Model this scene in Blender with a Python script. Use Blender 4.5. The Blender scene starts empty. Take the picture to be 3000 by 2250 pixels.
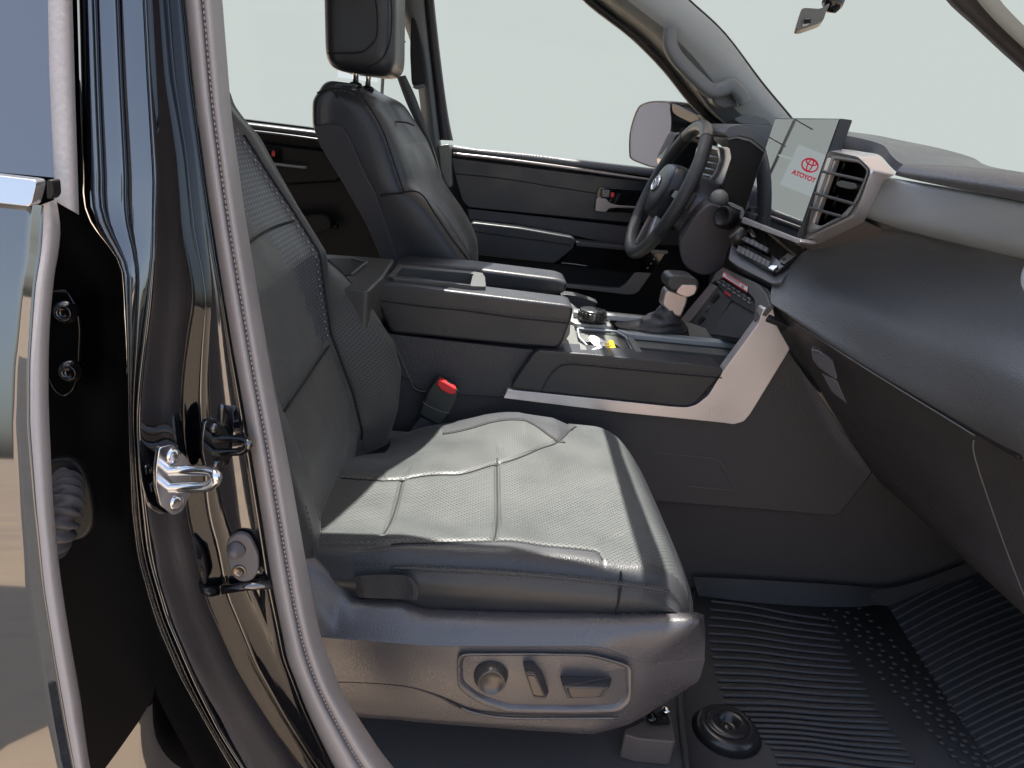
import bpy, bmesh, math, random
from mathutils import Vector, Matrix
random.seed(7)
V = Vector
C = bpy.context.scene.collection
sc = bpy.context.scene

# ------------------------------------------------------------------ camera, light, exposure
F = 2250.0; H = 1.0; CX, CY = 1500.0, 1125.0
Yc = V((1430-CX, 330-CY, F)).normalized()
Xc = V((1, .1, 0)); Xc.z = -(Xc.x*Yc.x+Xc.y*Yc.y)/Yc.z; Xc.normalize()
Uc = Yc.cross(Xc)
if Uc.y > 0: Uc = -Uc
cam = bpy.data.objects.new('camera', bpy.data.cameras.new('camera')); C.objects.link(cam)
cam.data.sensor_width = 36; cam.data.lens = 36*F/3000; cam.data.clip_start = .02; cam.data.clip_end = 500
R = Matrix(((Xc.x, -Xc.y, -Xc.z), (Yc.x, -Yc.y, -Yc.z), (Uc.x, -Uc.y, -Uc.z)))
cam.matrix_world = Matrix.Translation((0, 0, H)) @ R.to_4x4()
sc.camera = cam
SUN = V((-.10, .22, .97)).normalized()
w = bpy.data.worlds.new('World'); sc.world = w; w.use_nodes = True
nt = w.node_tree; bg = nt.nodes['Background']; sk = nt.nodes.new('ShaderNodeTexSky')
sk.sky_type = 'NISHITA'; sk.sun_disc = False
sk.sun_elevation = math.asin(SUN.z); sk.sun_rotation = math.atan2(SUN.x, SUN.y)
sk.air_density = 1.0; sk.dust_density = 3.0
hs_ = nt.nodes.new('ShaderNodeHueSaturation'); hs_.inputs['Saturation'].default_value = .8
nt.links.new(sk.outputs[0], hs_.inputs['Color']); nt.links.new(hs_.outputs[0], bg.inputs[0]); bg.inputs[1].default_value = .115
sl = bpy.data.lights.new('sun', 'SUN'); sl.energy = 5.0; sl.angle = math.radians(.5); sl.color = (1, .96, .88)
so = bpy.data.objects.new('sun', sl); C.objects.link(so); so.rotation_euler = SUN.to_track_quat('Z', 'Y').to_euler()
sc.view_settings.view_transform = 'Standard'; sc.view_settings.look = 'None'
sc.view_settings.gamma = 1; sc.view_settings.use_curve_mapping = False
sc.view_settings.exposure = 1.7
sc.cycles.max_bounces = 8; sc.cycles.sample_clamp_indirect = 4

# ------------------------------------------------------------------ helpers
def W(px, py, x=None, y=None, z=None, pl=None):
    """photo coordinate (3000 px wide) -> world point on a chosen real plane"""
    d = Xc*0
    v = V((px-CX, py-CY, F))
    d = V((Xc.dot(v), Yc.dot(v), Uc.dot(v))); o = V((0, 0, H))
    if x is not None: t = (x-o.x)/d.x
    elif y is not None: t = (y-o.y)/d.y
    elif z is not None: t = (z-o.z)/d.z
    else:
        p, n = pl; t = (p-o).dot(n)/d.dot(n)
    return o+d*t
def fr(x0, y0, s):
    return lambda pts: [(x0+p[0]*s, y0+p[1]*s)+tuple(p[2:]) for p in pts]
A = fr(0, 0, 1.3562); K1 = fr(0, 0, .4521); K2 = fr(0, 750, .4521); K3 = fr(0, 1500, .4521); K4 = fr(650, 0, .5124)
K5 = fr(1300, 300, .3617); K6 = fr(1750, 200, .4219); B1 = fr(2200, 0, .3617); B2 = fr(1000, 700, .3617); B3 = fr(1500, 700, .3617)
B4 = fr(2200, 600, .4219); B5 = fr(850, 1200, .3617); B6 = fr(1300, 1500, .452); B7 = fr(2000, 1300, .5727); B8 = fr(650, 1600, .3917)
def WY(pts, y): return [W(p[0], p[1], y=(p[2] if len(p) > 2 else y)) for p in pts]
def WX(pts, x): return [W(p[0], p[1], x=(p[2] if len(p) > 2 else x)) for p in pts]
def WZ(pts, z): return [W(p[0], p[1], z=(p[2] if len(p) > 2 else z)) for p in pts]
def WP(pts, pl): return [W(p[0], p[1], pl=pl) for p in pts]
def plane(a, b, c): return (a, (b-a).cross(c-a).normalized())

def tag(o, label=None, cat=None, group=None, kind=None):
    if label: o['label'] = label
    if cat: o['category'] = cat
    if group: o['group'] = group
    if kind: o['kind'] = kind
    return o
def T(name, label, cat, loc=(0, 0, 0), group=None):
    o = bpy.data.objects.new(name, None); C.objects.link(o); o.location = loc; o.empty_display_size = .05
    return tag(o, label, cat, group)
def link(name, bm, m, parent=None, smooth=True, bevel=0, seg=3, sub=0, solid=0, soff=-1, ang=35):
    me = bpy.data.meshes.new(name)
    bmesh.ops.recalc_face_normals(bm, faces=bm.faces[:]) if not solid else None
    bm.to_mesh(me); bm.free()
    o = bpy.data.objects.new(name, me); C.objects.link(o)
    for mm in (m if isinstance(m, (list, tuple)) else [m]): me.materials.append(mm)
    for p in me.polygons: p.use_smooth = smooth
    if solid:
        md = o.modifiers.new('s', 'SOLIDIFY'); md.thickness = abs(solid); md.offset = soff
    if bevel:
        md = o.modifiers.new('b', 'BEVEL'); md.width = bevel; md.segments = seg; md.limit_method = 'ANGLE'; md.angle_limit = math.radians(ang)
        md.harden_normals = False
        wn = o.modifiers.new('w', 'WEIGHTED_NORMAL'); wn.keep_sharp = False
    if sub:
        md = o.modifiers.new('u', 'SUBSURF'); md.levels = md.render_levels = sub
    if parent is not None:
        o.parent = parent
        if parent.type == 'EMPTY': o.matrix_parent_inverse = Matrix.Translation(-parent.location)
        elif parent.parent is not None: pass
    return o
def prism(name, pts, ext, m, parent=None, bevel=0, seg=3, smooth=True, ang=35):
    bm = bmesh.new(); e = V(ext)
    a = [bm.verts.new(p) for p in pts]; b = [bm.verts.new(p+e) for p in pts]; n = len(a)
    bm.faces.new(a); bm.faces.new(b[::-1])
    for i in range(n): bm.faces.new((a[i], a[(i+1) % n], b[(i+1) % n], b[i]))
    return link(name, bm, m, parent, smooth=smooth and bevel > 0, bevel=bevel, seg=seg, ang=ang)
def taper(name, pts, pts2, m, parent=None, bevel=0, seg=3):
    bm = bmesh.new(); a = [bm.verts.new(p) for p in pts]; b = [bm.verts.new(p) for p in pts2]; n = len(a)
    bm.faces.new(a); bm.faces.new(b[::-1])
    for i in range(n): bm.faces.new((a[i], a[(i+1) % n], b[(i+1) % n], b[i]))
    return link(name, bm, m, parent, smooth=bevel > 0, bevel=bevel, seg=seg)
def cr(p0, p1, p2, p3, t):
    return ((p1*2)+(p2-p0)*t+(p0*2-p1*5+p2*4-p3)*t*t+(p1*3-p0-p2*3+p3)*t*t*t)*.5
def smooth(pts, n=8, closed=False):
    out = []; N = len(pts)
    rng = range(N if closed else N-1)
    for i in rng:
        if closed: q = [pts[(i+k-1) % N] for k in range(4)]
        else: q = [pts[max(0, i-1)], pts[i], pts[i+1], pts[min(N-1, i+2)]]
        for k in range(n): out.append(cr(*q, k/n))
    if not closed: out.append(pts[-1].copy())
    return out
def resample(pts, n):
    L = [0]
    for a, b in zip(pts, pts[1:]): L.append(L[-1]+(b-a).length)
    out = []; j = 0
    for i in range(n):
        s = L[-1]*i/(n-1)
        while j < len(L)-2 and L[j+1] < s: j += 1
        t = (s-L[j])/max(1e-9, L[j+1]-L[j]); out.append(pts[j].lerp(pts[j+1], min(1, t)))
    return out
def rnd(pts, r=.006, n=4):
    """round the corners of a closed outline"""
    out = []; N = len(pts)
    for i in range(N):
        p = pts[i]; a = pts[i-1]; b = pts[(i+1) % N]
        ra = min(r, (a-p).length*.45); rb = min(r, (b-p).length*.45)
        s = p+(a-p).normalized()*ra; e = p+(b-p).normalized()*rb
        for k in range(n+1):
            t = k/n; out.append(s*(1-t)**2+p*2*t*(1-t)+e*t*t)
    return out
def loft(name, rows, m, parent=None, n=None, closed=False, solid=0, soff=-1, sub=0, bevel=0, cross=0, matf=None, cap=False):
    """grid surface through polylines; n resamples along, cross smooths across"""
    if n: rows = [resample(smooth(r, 6), n) for r in rows]
    if cross:
        cols = [smooth([r[i] for r in rows], cross) for i in range(len(rows[0]))]
        rows = [[c[j] for c in cols] for j in range(len(cols[0]))]
    bm = bmesh.new(); g = [[bm.verts.new(p) for p in r] for r in rows]; nr = len(g)
    for i in range(nr if closed else nr-1):
        a = g[i]; b = g[(i+1) % nr]
        for j in range(len(a)-1):
            f = bm.faces.new((a[j], a[j+1], b[j+1], b[j]))
            if matf: f.material_index = matf(i/(nr-1), j/(len(a)-1), (a[j].co+b[j+1].co)/2)
    if cap and closed:
        bm.faces.new([r[0] for r in g][::-1]); bm.faces.new([r[-1] for r in g])
    return link(name, bm, m, parent, solid=solid, soff=soff, sub=sub, bevel=bevel)
def tube(name, pts, r, m, parent=None, closed=False, seg=8, bm0=None, sq=1.0, up=None):
    bm = bm0 or bmesh.new(); N = len(pts); rings = []
    nrm = None
    for i, p in enumerate(pts):
        a = pts[(i-1) % N] if closed or i > 0 else p; b = pts[(i+1) % N] if closed or i < N-1 else p
        t = (b-a).normalized()
        if nrm is None:
            nrm = t.orthogonal().normalized() if up is None else (V(up)-t*V(up).dot(t)).normalized()
        nrm = (nrm-t*nrm.dot(t)).normalized(); bn = t.cross(nrm)
        rr = r[i] if isinstance(r, (list, tuple)) else r
        rings.append([bm.verts.new(p+nrm*rr*math.cos(k*2*math.pi/seg)+bn*rr*sq*math.sin(k*2*math.pi/seg)) for k in range(seg)])
    for i in range(N if closed else N-1):
        a, b = rings[i], rings[(i+1) % N]
        for k in range(seg): bm.faces.new((a[k], a[(k+1) % seg], b[(k+1) % seg], b[k]))
    if not closed:
        bm.faces.new(rings[0][::-1]); bm.faces.new(rings[-1])
    if bm0: return bm
    return link(name, bm, m, parent)
def lathe(name, c, axis, prof, m, parent=None, seg=32, bevel=0):
    """prof: list of (radius, height along axis)"""
    ax = V(axis).normalized(); u = ax.orthogonal().normalized(); v = ax.cross(u); bm = bmesh.new(); rings = []
    for r, h in prof:
        rings.append([bm.verts.new(V(c)+ax*h+(u*math.cos(k*2*math.pi/seg)+v*math.sin(k*2*math.pi/seg))*max(r, 1e-5)) for k in range(seg)])
    for a, b in zip(rings, rings[1:]):
        for k in range(seg): bm.faces.new((a[k], a[(k+1) % seg], b[(k+1) % seg], b[k]))
    bm.faces.new(rings[0][::-1]); bm.faces.new(rings[-1])
    return link(name, bm, m, parent, bevel=bevel, ang=30)
def box(name, c, s, m, parent=None, bevel=0, seg=3, rot=None):
    bm = bmesh.new(); bmesh.ops.create_cube(bm, size=1)
    for v in bm.verts:
        v.co = V((v.co.x*s[0], v.co.y*s[1], v.co.z*s[2]))
        if rot is not None: v.co = rot @ v.co
        v.co += V(c)
    return link(name, bm, m, parent, smooth=bevel > 0, bevel=bevel, seg=seg)
def stitches(name, pts, m, parent, step=.005, r=.0007, ln=.0032):
    L = sum((b-a).length for a, b in zip(pts, pts[1:])); n = max(4, int(L/step)); q = resample(pts, n); bm = bmesh.new()
    for a, b in zip(q, q[1:]):
        d = (b-a).normalized()*ln; tube('', [a, a+d*.5, a+d], [r*.6, r, r*.6], m, bm0=bm, seg=5)
    return link(name, bm, m, parent)
def bake(o, cutter):
    md = o.modifiers.new('c', 'BOOLEAN'); md.operation = 'DIFFERENCE'; md.object = cutter; md.solver = 'EXACT'
    dg = bpy.context.evaluated_depsgraph_get(); dg.update()
    me = bpy.data.meshes.new_from_object(o.evaluated_get(dg)); o.modifiers.clear(); o.data = me
    bpy.data.objects.remove(cutter)
    return o

# ------------------------------------------------------------------ materials
def mat(name, col, rough=.5, metal=0, spec=.5, bump=None, coat=0, ior=1.5, vary=0, sheen=0, aniso=0, vscale=14):
    m = bpy.data.materials.new(name); m.use_nodes = True; n = m.node_tree; b = n.nodes['Principled BSDF']
    b.inputs['Base Color'].default_value = (*col, 1); b.inputs['Roughness'].default_value = rough; b.inputs['Metallic'].default_value = metal
    b.inputs['IOR'].default_value = ior; b.inputs['Specular IOR Level'].default_value = spec; b.inputs['Coat Weight'].default_value = coat
    b.inputs['Coat Roughness'].default_value = .03
    b.inputs['Sheen Weight'].default_value = sheen; b.inputs['Sheen Roughness'].default_value = .4
    tc = n.nodes.new('ShaderNodeTexCoord')
    if vary:
        no = n.nodes.new('ShaderNodeTexNoise'); no.inputs['Scale'].default_value = vscale; no.inputs['Detail'].default_value = 6
        n.links.new(tc.outputs['Object'], no.inputs[0])
        rp = n.nodes.new('ShaderNodeMapRange'); rp.inputs[1].default_value = .3; rp.inputs[2].default_value = .7
        rp.inputs[3].default_value = max(.02, rough*(1-vary)); rp.inputs[4].default_value = min(1, rough*(1+vary))
        n.links.new(no.outputs[0], rp.inputs[0]); n.links.new(rp.outputs[0], b.inputs['Roughness'])
        mx = n.nodes.new('ShaderNodeMix'); mx.data_type = 'RGBA'
        mx.inputs[6].default_value = (*[c*(1-vary*.35) for c in col], 1); mx.inputs[7].default_value = (*[min(1, c*(1+vary*.35)) for c in col], 1)
        n.links.new(no.outputs[0], mx.inputs[0]); n.links.new(mx.outputs[2], b.inputs['Base Color'])
    if bump:
        kind, scale, st = bump; bp = n.nodes.new('ShaderNodeBump'); bp.inputs['Strength'].default_value = st; bp.inputs['Distance'].default_value = .001
        if kind == 'v':
            tx = n.nodes.new('ShaderNodeTexVoronoi'); tx.inputs['Scale'].default_value = scale; tx.feature = 'SMOOTH_F1'; o = tx.outputs['Distance']
        else:
            tx = n.nodes.new('ShaderNodeTexNoise'); tx.inputs['Scale'].default_value = scale; tx.inputs['Detail'].default_value = 4; o = tx.outputs[0]
        n.links.new(tc.outputs['Object'], tx.inputs[0]); n.links.new(o, bp.inputs['Height']); n.links.new(bp.outputs[0], b.inputs['Normal'])
    return m
def perforate(m, axes, pitch, r, dark=(.006, .006, .007), rot=45, light=None):
    """rows of tiny punched holes"""
    n = m.node_tree; b = n.nodes['Principled BSDF']; tc = [x for x in n.nodes if x.type == 'TEX_COORD'][0]
    sp = n.nodes.new('ShaderNodeSeparateXYZ'); cb = n.nodes.new('ShaderNodeCombineXYZ'); n.links.new(tc.outputs['Object'], sp.inputs[0])
    n.links.new(sp.outputs[axes[0]], cb.inputs[0]); n.links.new(sp.outputs[axes[1]], cb.inputs[1])
    mp = n.nodes.new('ShaderNodeMapping'); mp.inputs['Rotation'].default_value[2] = math.radians(rot); n.links.new(cb.outputs[0], mp.inputs[0])
    vo = n.nodes.new('ShaderNodeTexVoronoi'); vo.voronoi_dimensions = '2D'; vo.inputs['Randomness'].default_value = 0; vo.inputs['Scale'].default_value = 1/pitch
    n.links.new(mp.outputs[0], vo.inputs[0])
    mr = n.nodes.new('ShaderNodeMapRange'); mr.inputs[1].default_value = r/pitch*.8; mr.inputs[2].default_value = r/pitch*1.25
    n.links.new(vo.outputs['Distance'], mr.inputs[0])
    mx = n.nodes.new('ShaderNodeMix'); mx.data_type = 'RGBA'; mx.inputs[6].default_value = (*dark, 1)
    src = [l.from_socket for l in n.links if l.to_socket == b.inputs['Base Color']]
    if src: n.links.new(src[0], mx.inputs[7])
    else: mx.inputs[7].default_value = b.inputs['Base Color'].default_value
    n.links.new(mr.outputs[0], mx.inputs[0]); n.links.new(mx.outputs[2], b.inputs['Base Color'])
    bp = n.nodes.new('ShaderNodeBump'); bp.inputs['Strength'].default_value = .5; bp.inputs['Distance'].default_value = .0008
    n.links.new(mr.outputs[0], bp.inputs['Height'])
    old = [l.from_socket for l in n.links if l.to_socket == b.inputs['Normal']]
    if old: n.links.new(old[0], bp.inputs['Normal'])
    n.links.new(bp.outputs[0], b.inputs['Normal'])
    return m
def emit(name, col, s):
    m = bpy.data.materials.new(name); m.use_nodes = True; n = m.node_tree; n.nodes.remove(n.nodes['Principled BSDF'])
    e = n.nodes.new('ShaderNodeEmission'); e.inputs[0].default_value = (*col, 1); e.inputs[1].default_value = s
    n.links.new(e.outputs[0], n.nodes['Material Output'].inputs[0]); return m
LC = (.062, .068, .067)
leather = mat('leather', (.044, .046, .050), .36, bump=('v', 520, .35), vary=.25, sheen=.15)
leather_s = mat('leather_smooth', (.027, .029, .034), .38, bump=('v', 420, .25), vary=.2)
perf_seat = perforate(mat('perforated_seat', LC, .45, bump=('n', 700, .2), vary=.25, sheen=.25), (0, 1), .0060, .0015)
perf_back = perforate(mat('perforated_back', LC, .42, bump=('n', 700, .2), vary=.25, sheen=.2), (1, 2), .0050, .0012)
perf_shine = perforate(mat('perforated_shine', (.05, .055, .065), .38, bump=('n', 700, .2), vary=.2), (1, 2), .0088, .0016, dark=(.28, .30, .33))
plastic = mat('hard_plastic', (.048, .046, .050), .46, bump=('v', 480, .8), vary=.2)
plastic_l = mat('seat_trim_plastic', (.080, .075, .082), .29, spec=1.0, bump=('v', 640, .35), vary=.15)
dash_l = mat('soft_dash', (.085, .090, .098), .42, bump=('v', 420, .7), vary=.15, vscale=6)
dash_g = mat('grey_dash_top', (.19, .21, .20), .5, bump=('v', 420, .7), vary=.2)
black = mat('black_trim', (.008, .008, .009), .5, spec=.3)
gloss = mat('gloss_black', (.006, .006, .007), .06)
paint = mat('black_paint', (.004, .004, .006), .035, ior=2.5)
silver = mat('satin_silver', (.72, .685, .69), .30, metal=.68, vary=.1)
silver_d = mat('brushed_grey_trim', (.30, .325, .345), .40, metal=.3, bump=('n', 900, .1), vary=.15)
chrome = mat('chrome', (.75, .75, .76), .1, metal=1)
zinc = mat('zinc_plated', (.78, .80, .84), .16, metal=1, vary=.3, vscale=60)
rubber = mat('grey_rubber', (.34, .315, .315), .42, bump=('n', 260, .2), vary=.2)
rubber_d = mat('boot_rubber', (.15, .14, .145), .45, bump=('n', 260, .2), vary=.2)
rubber_k = mat('black_rubber', (.02, .02, .022), .5)
matr = mat('mat_rubber', (.046, .046, .050), .62, spec=.3, bump=('n', 500, .35), vary=.15)
def carpet_mat():
    m = mat('carpet', (.062, .057, .058), .95, spec=.1, bump=('n', 420, 1.0), vary=.9, vscale=280); return m
carpet = carpet_mat()
beige = mat('pillar_cloth', (.25, .265, .255), .85, bump=('n', 800, .3), vary=.2, vscale=40)
pgrey = mat('pillar_plastic', (.10, .108, .11), .45, bump=('v', 700, .3), vary=.1)
red = mat('red_plastic', (.75, .03, .035), .35)
white = mat('white_paper', (.8, .8, .8), .6)
yellow = mat('yellow_tag', (.85, .6, .02), .4)
stitch = mat('grey_thread', (.075, .078, .085), .6)
seam = mat('dark_seam', (.008, .008, .009), .7)
webb = mat('belt_webbing', (.05, .055, .055), .6, bump=('n', 900, .4))
ink = mat('ink', (.03, .04, .2), .6)
print_w = mat('printed_white', (.45, .47, .5), .5)
print_r = mat('printed_red', (.6, .02, .03), .4)

# ------------------------------------------------------------------ setting
skym = emit('pale_sky', (.605, .660, .640), .303)
def sky_arc():
    rows = []; n = 48
    for z, r in ((-3, 42), (2, 42), (9, 41), (15, 38)):
        rows.append([V((r*math.sin(math.radians(a)), r*math.cos(math.radians(a)), z)) for a in [-62+i*140/n for i in range(n+1)]])
    o = loft('sky', rows, skym); tag(o, kind='structure')
sky_arc()
def ground_():
    bm = bmesh.new(); s = 160; vs = [bm.verts.new(p) for p in ((-s, -s, -.8), (s, -s, -.8), (s, s, -.8), (-s, s, -.8))]; bm.faces.new(vs)
    gm = mat('tan_concrete', (.29, .222, .162), .9, bump=('n', 9, 1.5), vary=.6, vscale=2.2)
    tag(link('ground', bm, gm), kind='structure')
ground_()
def ground_shade_():  # dark sheet on the ground in place of the truck's cast shadow
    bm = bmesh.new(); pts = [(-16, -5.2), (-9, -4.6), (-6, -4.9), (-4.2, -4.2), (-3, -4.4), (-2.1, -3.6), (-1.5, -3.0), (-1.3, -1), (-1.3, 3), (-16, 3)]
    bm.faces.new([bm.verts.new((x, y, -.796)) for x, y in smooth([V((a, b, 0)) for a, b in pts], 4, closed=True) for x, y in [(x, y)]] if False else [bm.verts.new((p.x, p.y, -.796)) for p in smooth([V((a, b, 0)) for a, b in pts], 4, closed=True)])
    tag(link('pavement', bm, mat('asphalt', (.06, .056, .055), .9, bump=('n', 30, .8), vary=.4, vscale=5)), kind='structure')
ground_shade_()
# cabin floor with raised tunnel side and toe board
def floor_():
    prof = [(-1.9, .0), (1.25, .0), (1.36, .05), (1.5, .32), (1.52, .70)]
    rows = [[V((x, y, z)) for x, z in prof] for y in (.80, 1.50)]
    rows2 = [[V((x, y, z)) for x, z in prof] for y in (1.50, 2.50)]
    o = loft('floor', rows+rows2[1:], carpet, solid=.02); tag(o, kind='structure')
floor_()

# ------------------------------------------------------------------ truck body
body = T('truck_body', 'glossy black door pillar, roof and windscreen pillars of the open pickup cab', 'truck body', (-.3, .7, -.3))
# unseen roof; its opening is invented, shaped to cast the sunlit patches
def roof_():
    zr = 1.40
    outer = [(-2.4, .74), (.16, .74), (.22, 1.58), (.16, 2.46), (-2.4, 2.46)]
    # invented opening, its rear edge slanted a little
    op = [(-.285, 1.185), (.215, 1.13), (.215, 2.16), (.02, 2.16)]
    bm = bmesh.new()
    def quad(pts): bm.faces.new([bm.verts.new((x, y, zr)) for x, y in pts])
    quad([(-2.4, .74), (.16, .74), (.18, 1.10), (.215, 1.13), (-.285, 1.185), (-2.4, 1.185)])
    quad([(-2.4, 2.16), (.18, 2.16), (.16, 2.46), (-2.4, 2.46)])
    quad([(-2.4, 1.185), op[0], op[3], (-2.4, 2.16)])
    quad([op[1], (.18, 1.10), (.22, 1.6), (.18, 2.16), op[2]])
    link('roof', bm, [beige], body, smooth=False, solid=.04, soff=1)
roof_()
def lean(z, k=.22, z0=.25):
    u = max(0, z-z0); return k*(u*u/(2*.35) if u < .35 else .175+(u-.35))
def WL(pts, y, k=.22, zr=.65, z0=.25):
    out = []
    for p in pts:
        yy = y
        for _ in range(4):
            q = W(p[0], p[1], y=yy); yy = y+lean(q.z, k, z0)-lean(zr, k, z0)
        out.append(W(p[0], p[1], y=yy))
    return out
prism('cab_rear_wall', [V((-1.9, .62, -.1)), V((-1.9, 2.55, -.1)), V((-1.9, 2.55, 1.40)), V((-1.9, .62, 1.40))], V((-.05, 0, 0)), black, body)
prism('rear_quarter', [V((-1.9, .60, -.35)), V((-1.35, .60, -.35)), V((-1.35, .74, 1.44)), V((-1.9, .74, 1.44))], V((0, .03, 0)), paint, body)
# B pillar: lines traced down the pillar, every line with its own depth
c_ = K1([(935, 0), (960, 500), (1000, 1150), (990, 1659)])+K2([(960, 300), (900, 800), (880, 1050), (900, 1400)])+K3([(925, 0), (960, 300), (1080, 700), (1250, 1100), (1400, 1400), (1560, 1659), (1900, 2050)])
d_ = K1([(1080, 0), (1120, 500), (1200, 1000), (1250, 1500)])+K2([(1310, 150), (1325, 300), (1290, 700), (1280, 1000), (1310, 1350)])+K3([(1330, 0), (1400, 250), (1450, 520), (1650, 1000), (1850, 1350), (2050, 1659), (2350, 2050)])
e_ = K1([(1190, 0), (1250, 600), (1330, 1200), (1400, 1659)])+K2([(1500, 600), (1590, 1100)])+K3([(1680, 0), (1750, 450), (1850, 950), (1980, 1300), (2150, 1659), (2450, 2050)])
g_ = [(651, 0), (678, 339), (719, 637), (759, 881), (800, 1126), (848, 1370), (888, 1600), (936, 1858), (1004, 2034), (1112, 2197), (1153, 2250), (1300, 2420)]
l_ = K1([(500, 0), (520, 700), (545, 1390)])+[(300, 700), (345, 760), (357, 795), (371, 1021), (375, 1247), (384, 1500), (402, 1636), (452, 1816), (520, 1975), (633, 2178), (760, 2400)]
def shift(p, dx, dy=0): return [(q[0]+dx, q[1]+dy) for q in p]
def mix(p, q, t, n=40):
    P = resample([V((a[0], a[1], 0)) for a in p], n); Q = resample([V((a[0], a[1], 0)) for a in q], n)
    return [(a.x*(1-t)+b.x*t, a.y*(1-t)+b.y*t) for a, b in zip(P, Q)]
def ext(p):  # carry a traced line up past the frame
    a, b = p[0], p[1]; k = 260/(b[1]-a[1]); return [(a[0]-(b[0]-a[0])*k, a[1]-260)]+list(p)
c_, d_, e_, g_, l_ = map(ext, (c_, d_, e_, g_, l_))
rows = []
for t, y in ((0, .620), (.03, .600), (.08, .5945), (.20, .5955), (.26, .6005), (.32, .600), (.55, .605), (.60, .609), (.65, .6075), (.92, .611), (.98, .612)):
    rows.append(WL(mix(l_, c_, t), y, .20))
rows.append(WL(mix(shift(c_, 5), c_, 0), .609, .20))
rows.append(WL(mix(c_, d_, .35), .632, .19)); rows.append(WL(mix(c_, d_, .7), .655, .17)); rows.append(WL(mix(c_, d_, .93), .680, .15))
rows.append(WL(mix(d_, e_, .04), .690, .14)); rows.append(WL(mix(d_, e_, .2), .690, .14)); rows.append(WL(mix(d_, e_, .85), .690, .14)); rows.append(WL(mix(e_, e_, 0), .693, .14))
rows.append(WL(mix(e_, g_, .2), .74, .13)); rows.append(WL(mix(e_, g_, .2), .80, .13))
loft('door_pillar', rows, paint, body, n=70, cross=4)
# recess behind the rear door edge
rec = [WY(mix(shift(l_, 0), l_, 0), .640), WY(mix(shift(l_, -25), l_, 0), .70), WY(mix(shift(l_, -150), l_, 0), .72), WY(mix(shift(l_, -420), l_, 0), .72)]
loft('hinge_recess', rec, mat('recess_paint', (.002, .002, .003), .5, spec=.06), body, n=80)
# weather seal round the front opening
seal_rows = []
for t, dy in ((.04, .700), (.06, .672), (.2, .655), (.36, .652), (.46, .660), (.50, .664), (.54, .657), (.66, .655), (.8, .668), (.93, .69), (1.0, .72), (1.0, .76)):
    seal_rows.append(WL(mix(e_, g_, t), dy, .13))
loft('door_seal', seal_rows, rubber, body, n=160, cross=2)
sp = smooth(WL(mix(e_, g_, .50), .659, .13), 4); stitches('seal_cord', sp, rubber, body, step=.0046, r=.0010, ln=.003)
# rocker under the pillar
loft('rocker_panel', [WY([(430, 1950), (470, 2060), (560, 2230), (640, 2400)], .655), WY([(445, 2050), (440, 2250), (440, 2420)], .62), WY([(250, 2330), (250, 2400), (250, 2450)], .60)], paint, body, n=20, cross=4)
# strikers
def striker(cx, cy, y, s, m, dirv):
    pl = plane(W(cx, cy, y=y), W(cx, cy+60, y=y), W(cx+50, cy, y=y+.018))
    c0 = W(cx, cy, pl=pl); o8 = [(-.6, -1.55), (.05, -1.7), (.75, -1.1), (.95, -.5), (.95, .6), (.55, 1.5), (.1, 1.7), (-.55, 1.2), (-.75, .3), (-.75, -.5)]
    pts = WP([(cx+a*60*s, cy+b*62*s) for a, b in o8], pl)
    nn = V((.75, -.62, 0)).normalized()
    p = prism('striker', rnd(pts, .004), nn*.006, m, body, bevel=.0012)
    loop = [W(cx-.1*60*s, cy-18*s, y=y), W(cx+60*s, cy-22*s, y=y-.012), W(cx+118*s, cy-20*s, y=y-.022), W(cx+142*s, cy-2*s, y=y-.028), W(cx+118*s, cy+24*s, y=y-.022), W(cx+60*s, cy+28*s, y=y-.012), W(cx-.1*60*s, cy+30*s, y=y)]
    tube('striker_loop', smooth(loop, 6), .0048*s, m, p, seg=12)
    for q in ((.05, -1.15), (.2, 1.05)):
        lathe('bolt', W(cx+q[0]*60*s, cy+q[1]*62*s, pl=pl)+nn*.006, nn, [(.0072*s, 0), (.0072*s, .0015), (.005*s, .003), (.002*s, .003)], m, p, seg=20)
    return p
striker(492, 1400, .628, 1.0, zinc, 0)
striker(618, 1303, .675, .78, mat('dark_zinc', (.16, .17, .18), .15, metal=1), 0)
# rubber stopper with screw
cpl = plane(*[WL([p], .688, .14)[0] for p in ((708, 1560), (708, 1700), (760, 1620))])
stp = prism('door_stopper', rnd(WP(K3([(1470, 230), (1480, 160), (1545, 112), (1620, 130), (1680, 250), (1682, 360), (1640, 425), (1560, 432), (1500, 380)]), cpl), .006), V((.001, -.007, 0)), rubber_d, body, bevel=.002)
lathe('stopper_cone', W(699, 1600, pl=cpl)+V((0, -.006, 0)), (-.1, -1, -.0), [(.0095, 0), (.0085, .003), (.0055, .008), (.0045, .011), (.0025, .012)], rubber_d, stp)
lathe('screw', W(708, 1662, pl=cpl)+V((0, -.007, 0)), (0, -1, 0), [(.0068, 0), (.0068, .0006), (.006, .0014), (.0046, .0008), (.0036, .0002), (.001, .0)], mat('screw_metal', (.3, .25, .2), .3, metal=1), stp, seg=24)
# sill crimp under the stopper
tube('body_crimp', WL(K3([(1440, 505), (1600, 480), (1760, 470)]), .690), .0045, paint, body, seg=10)
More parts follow.
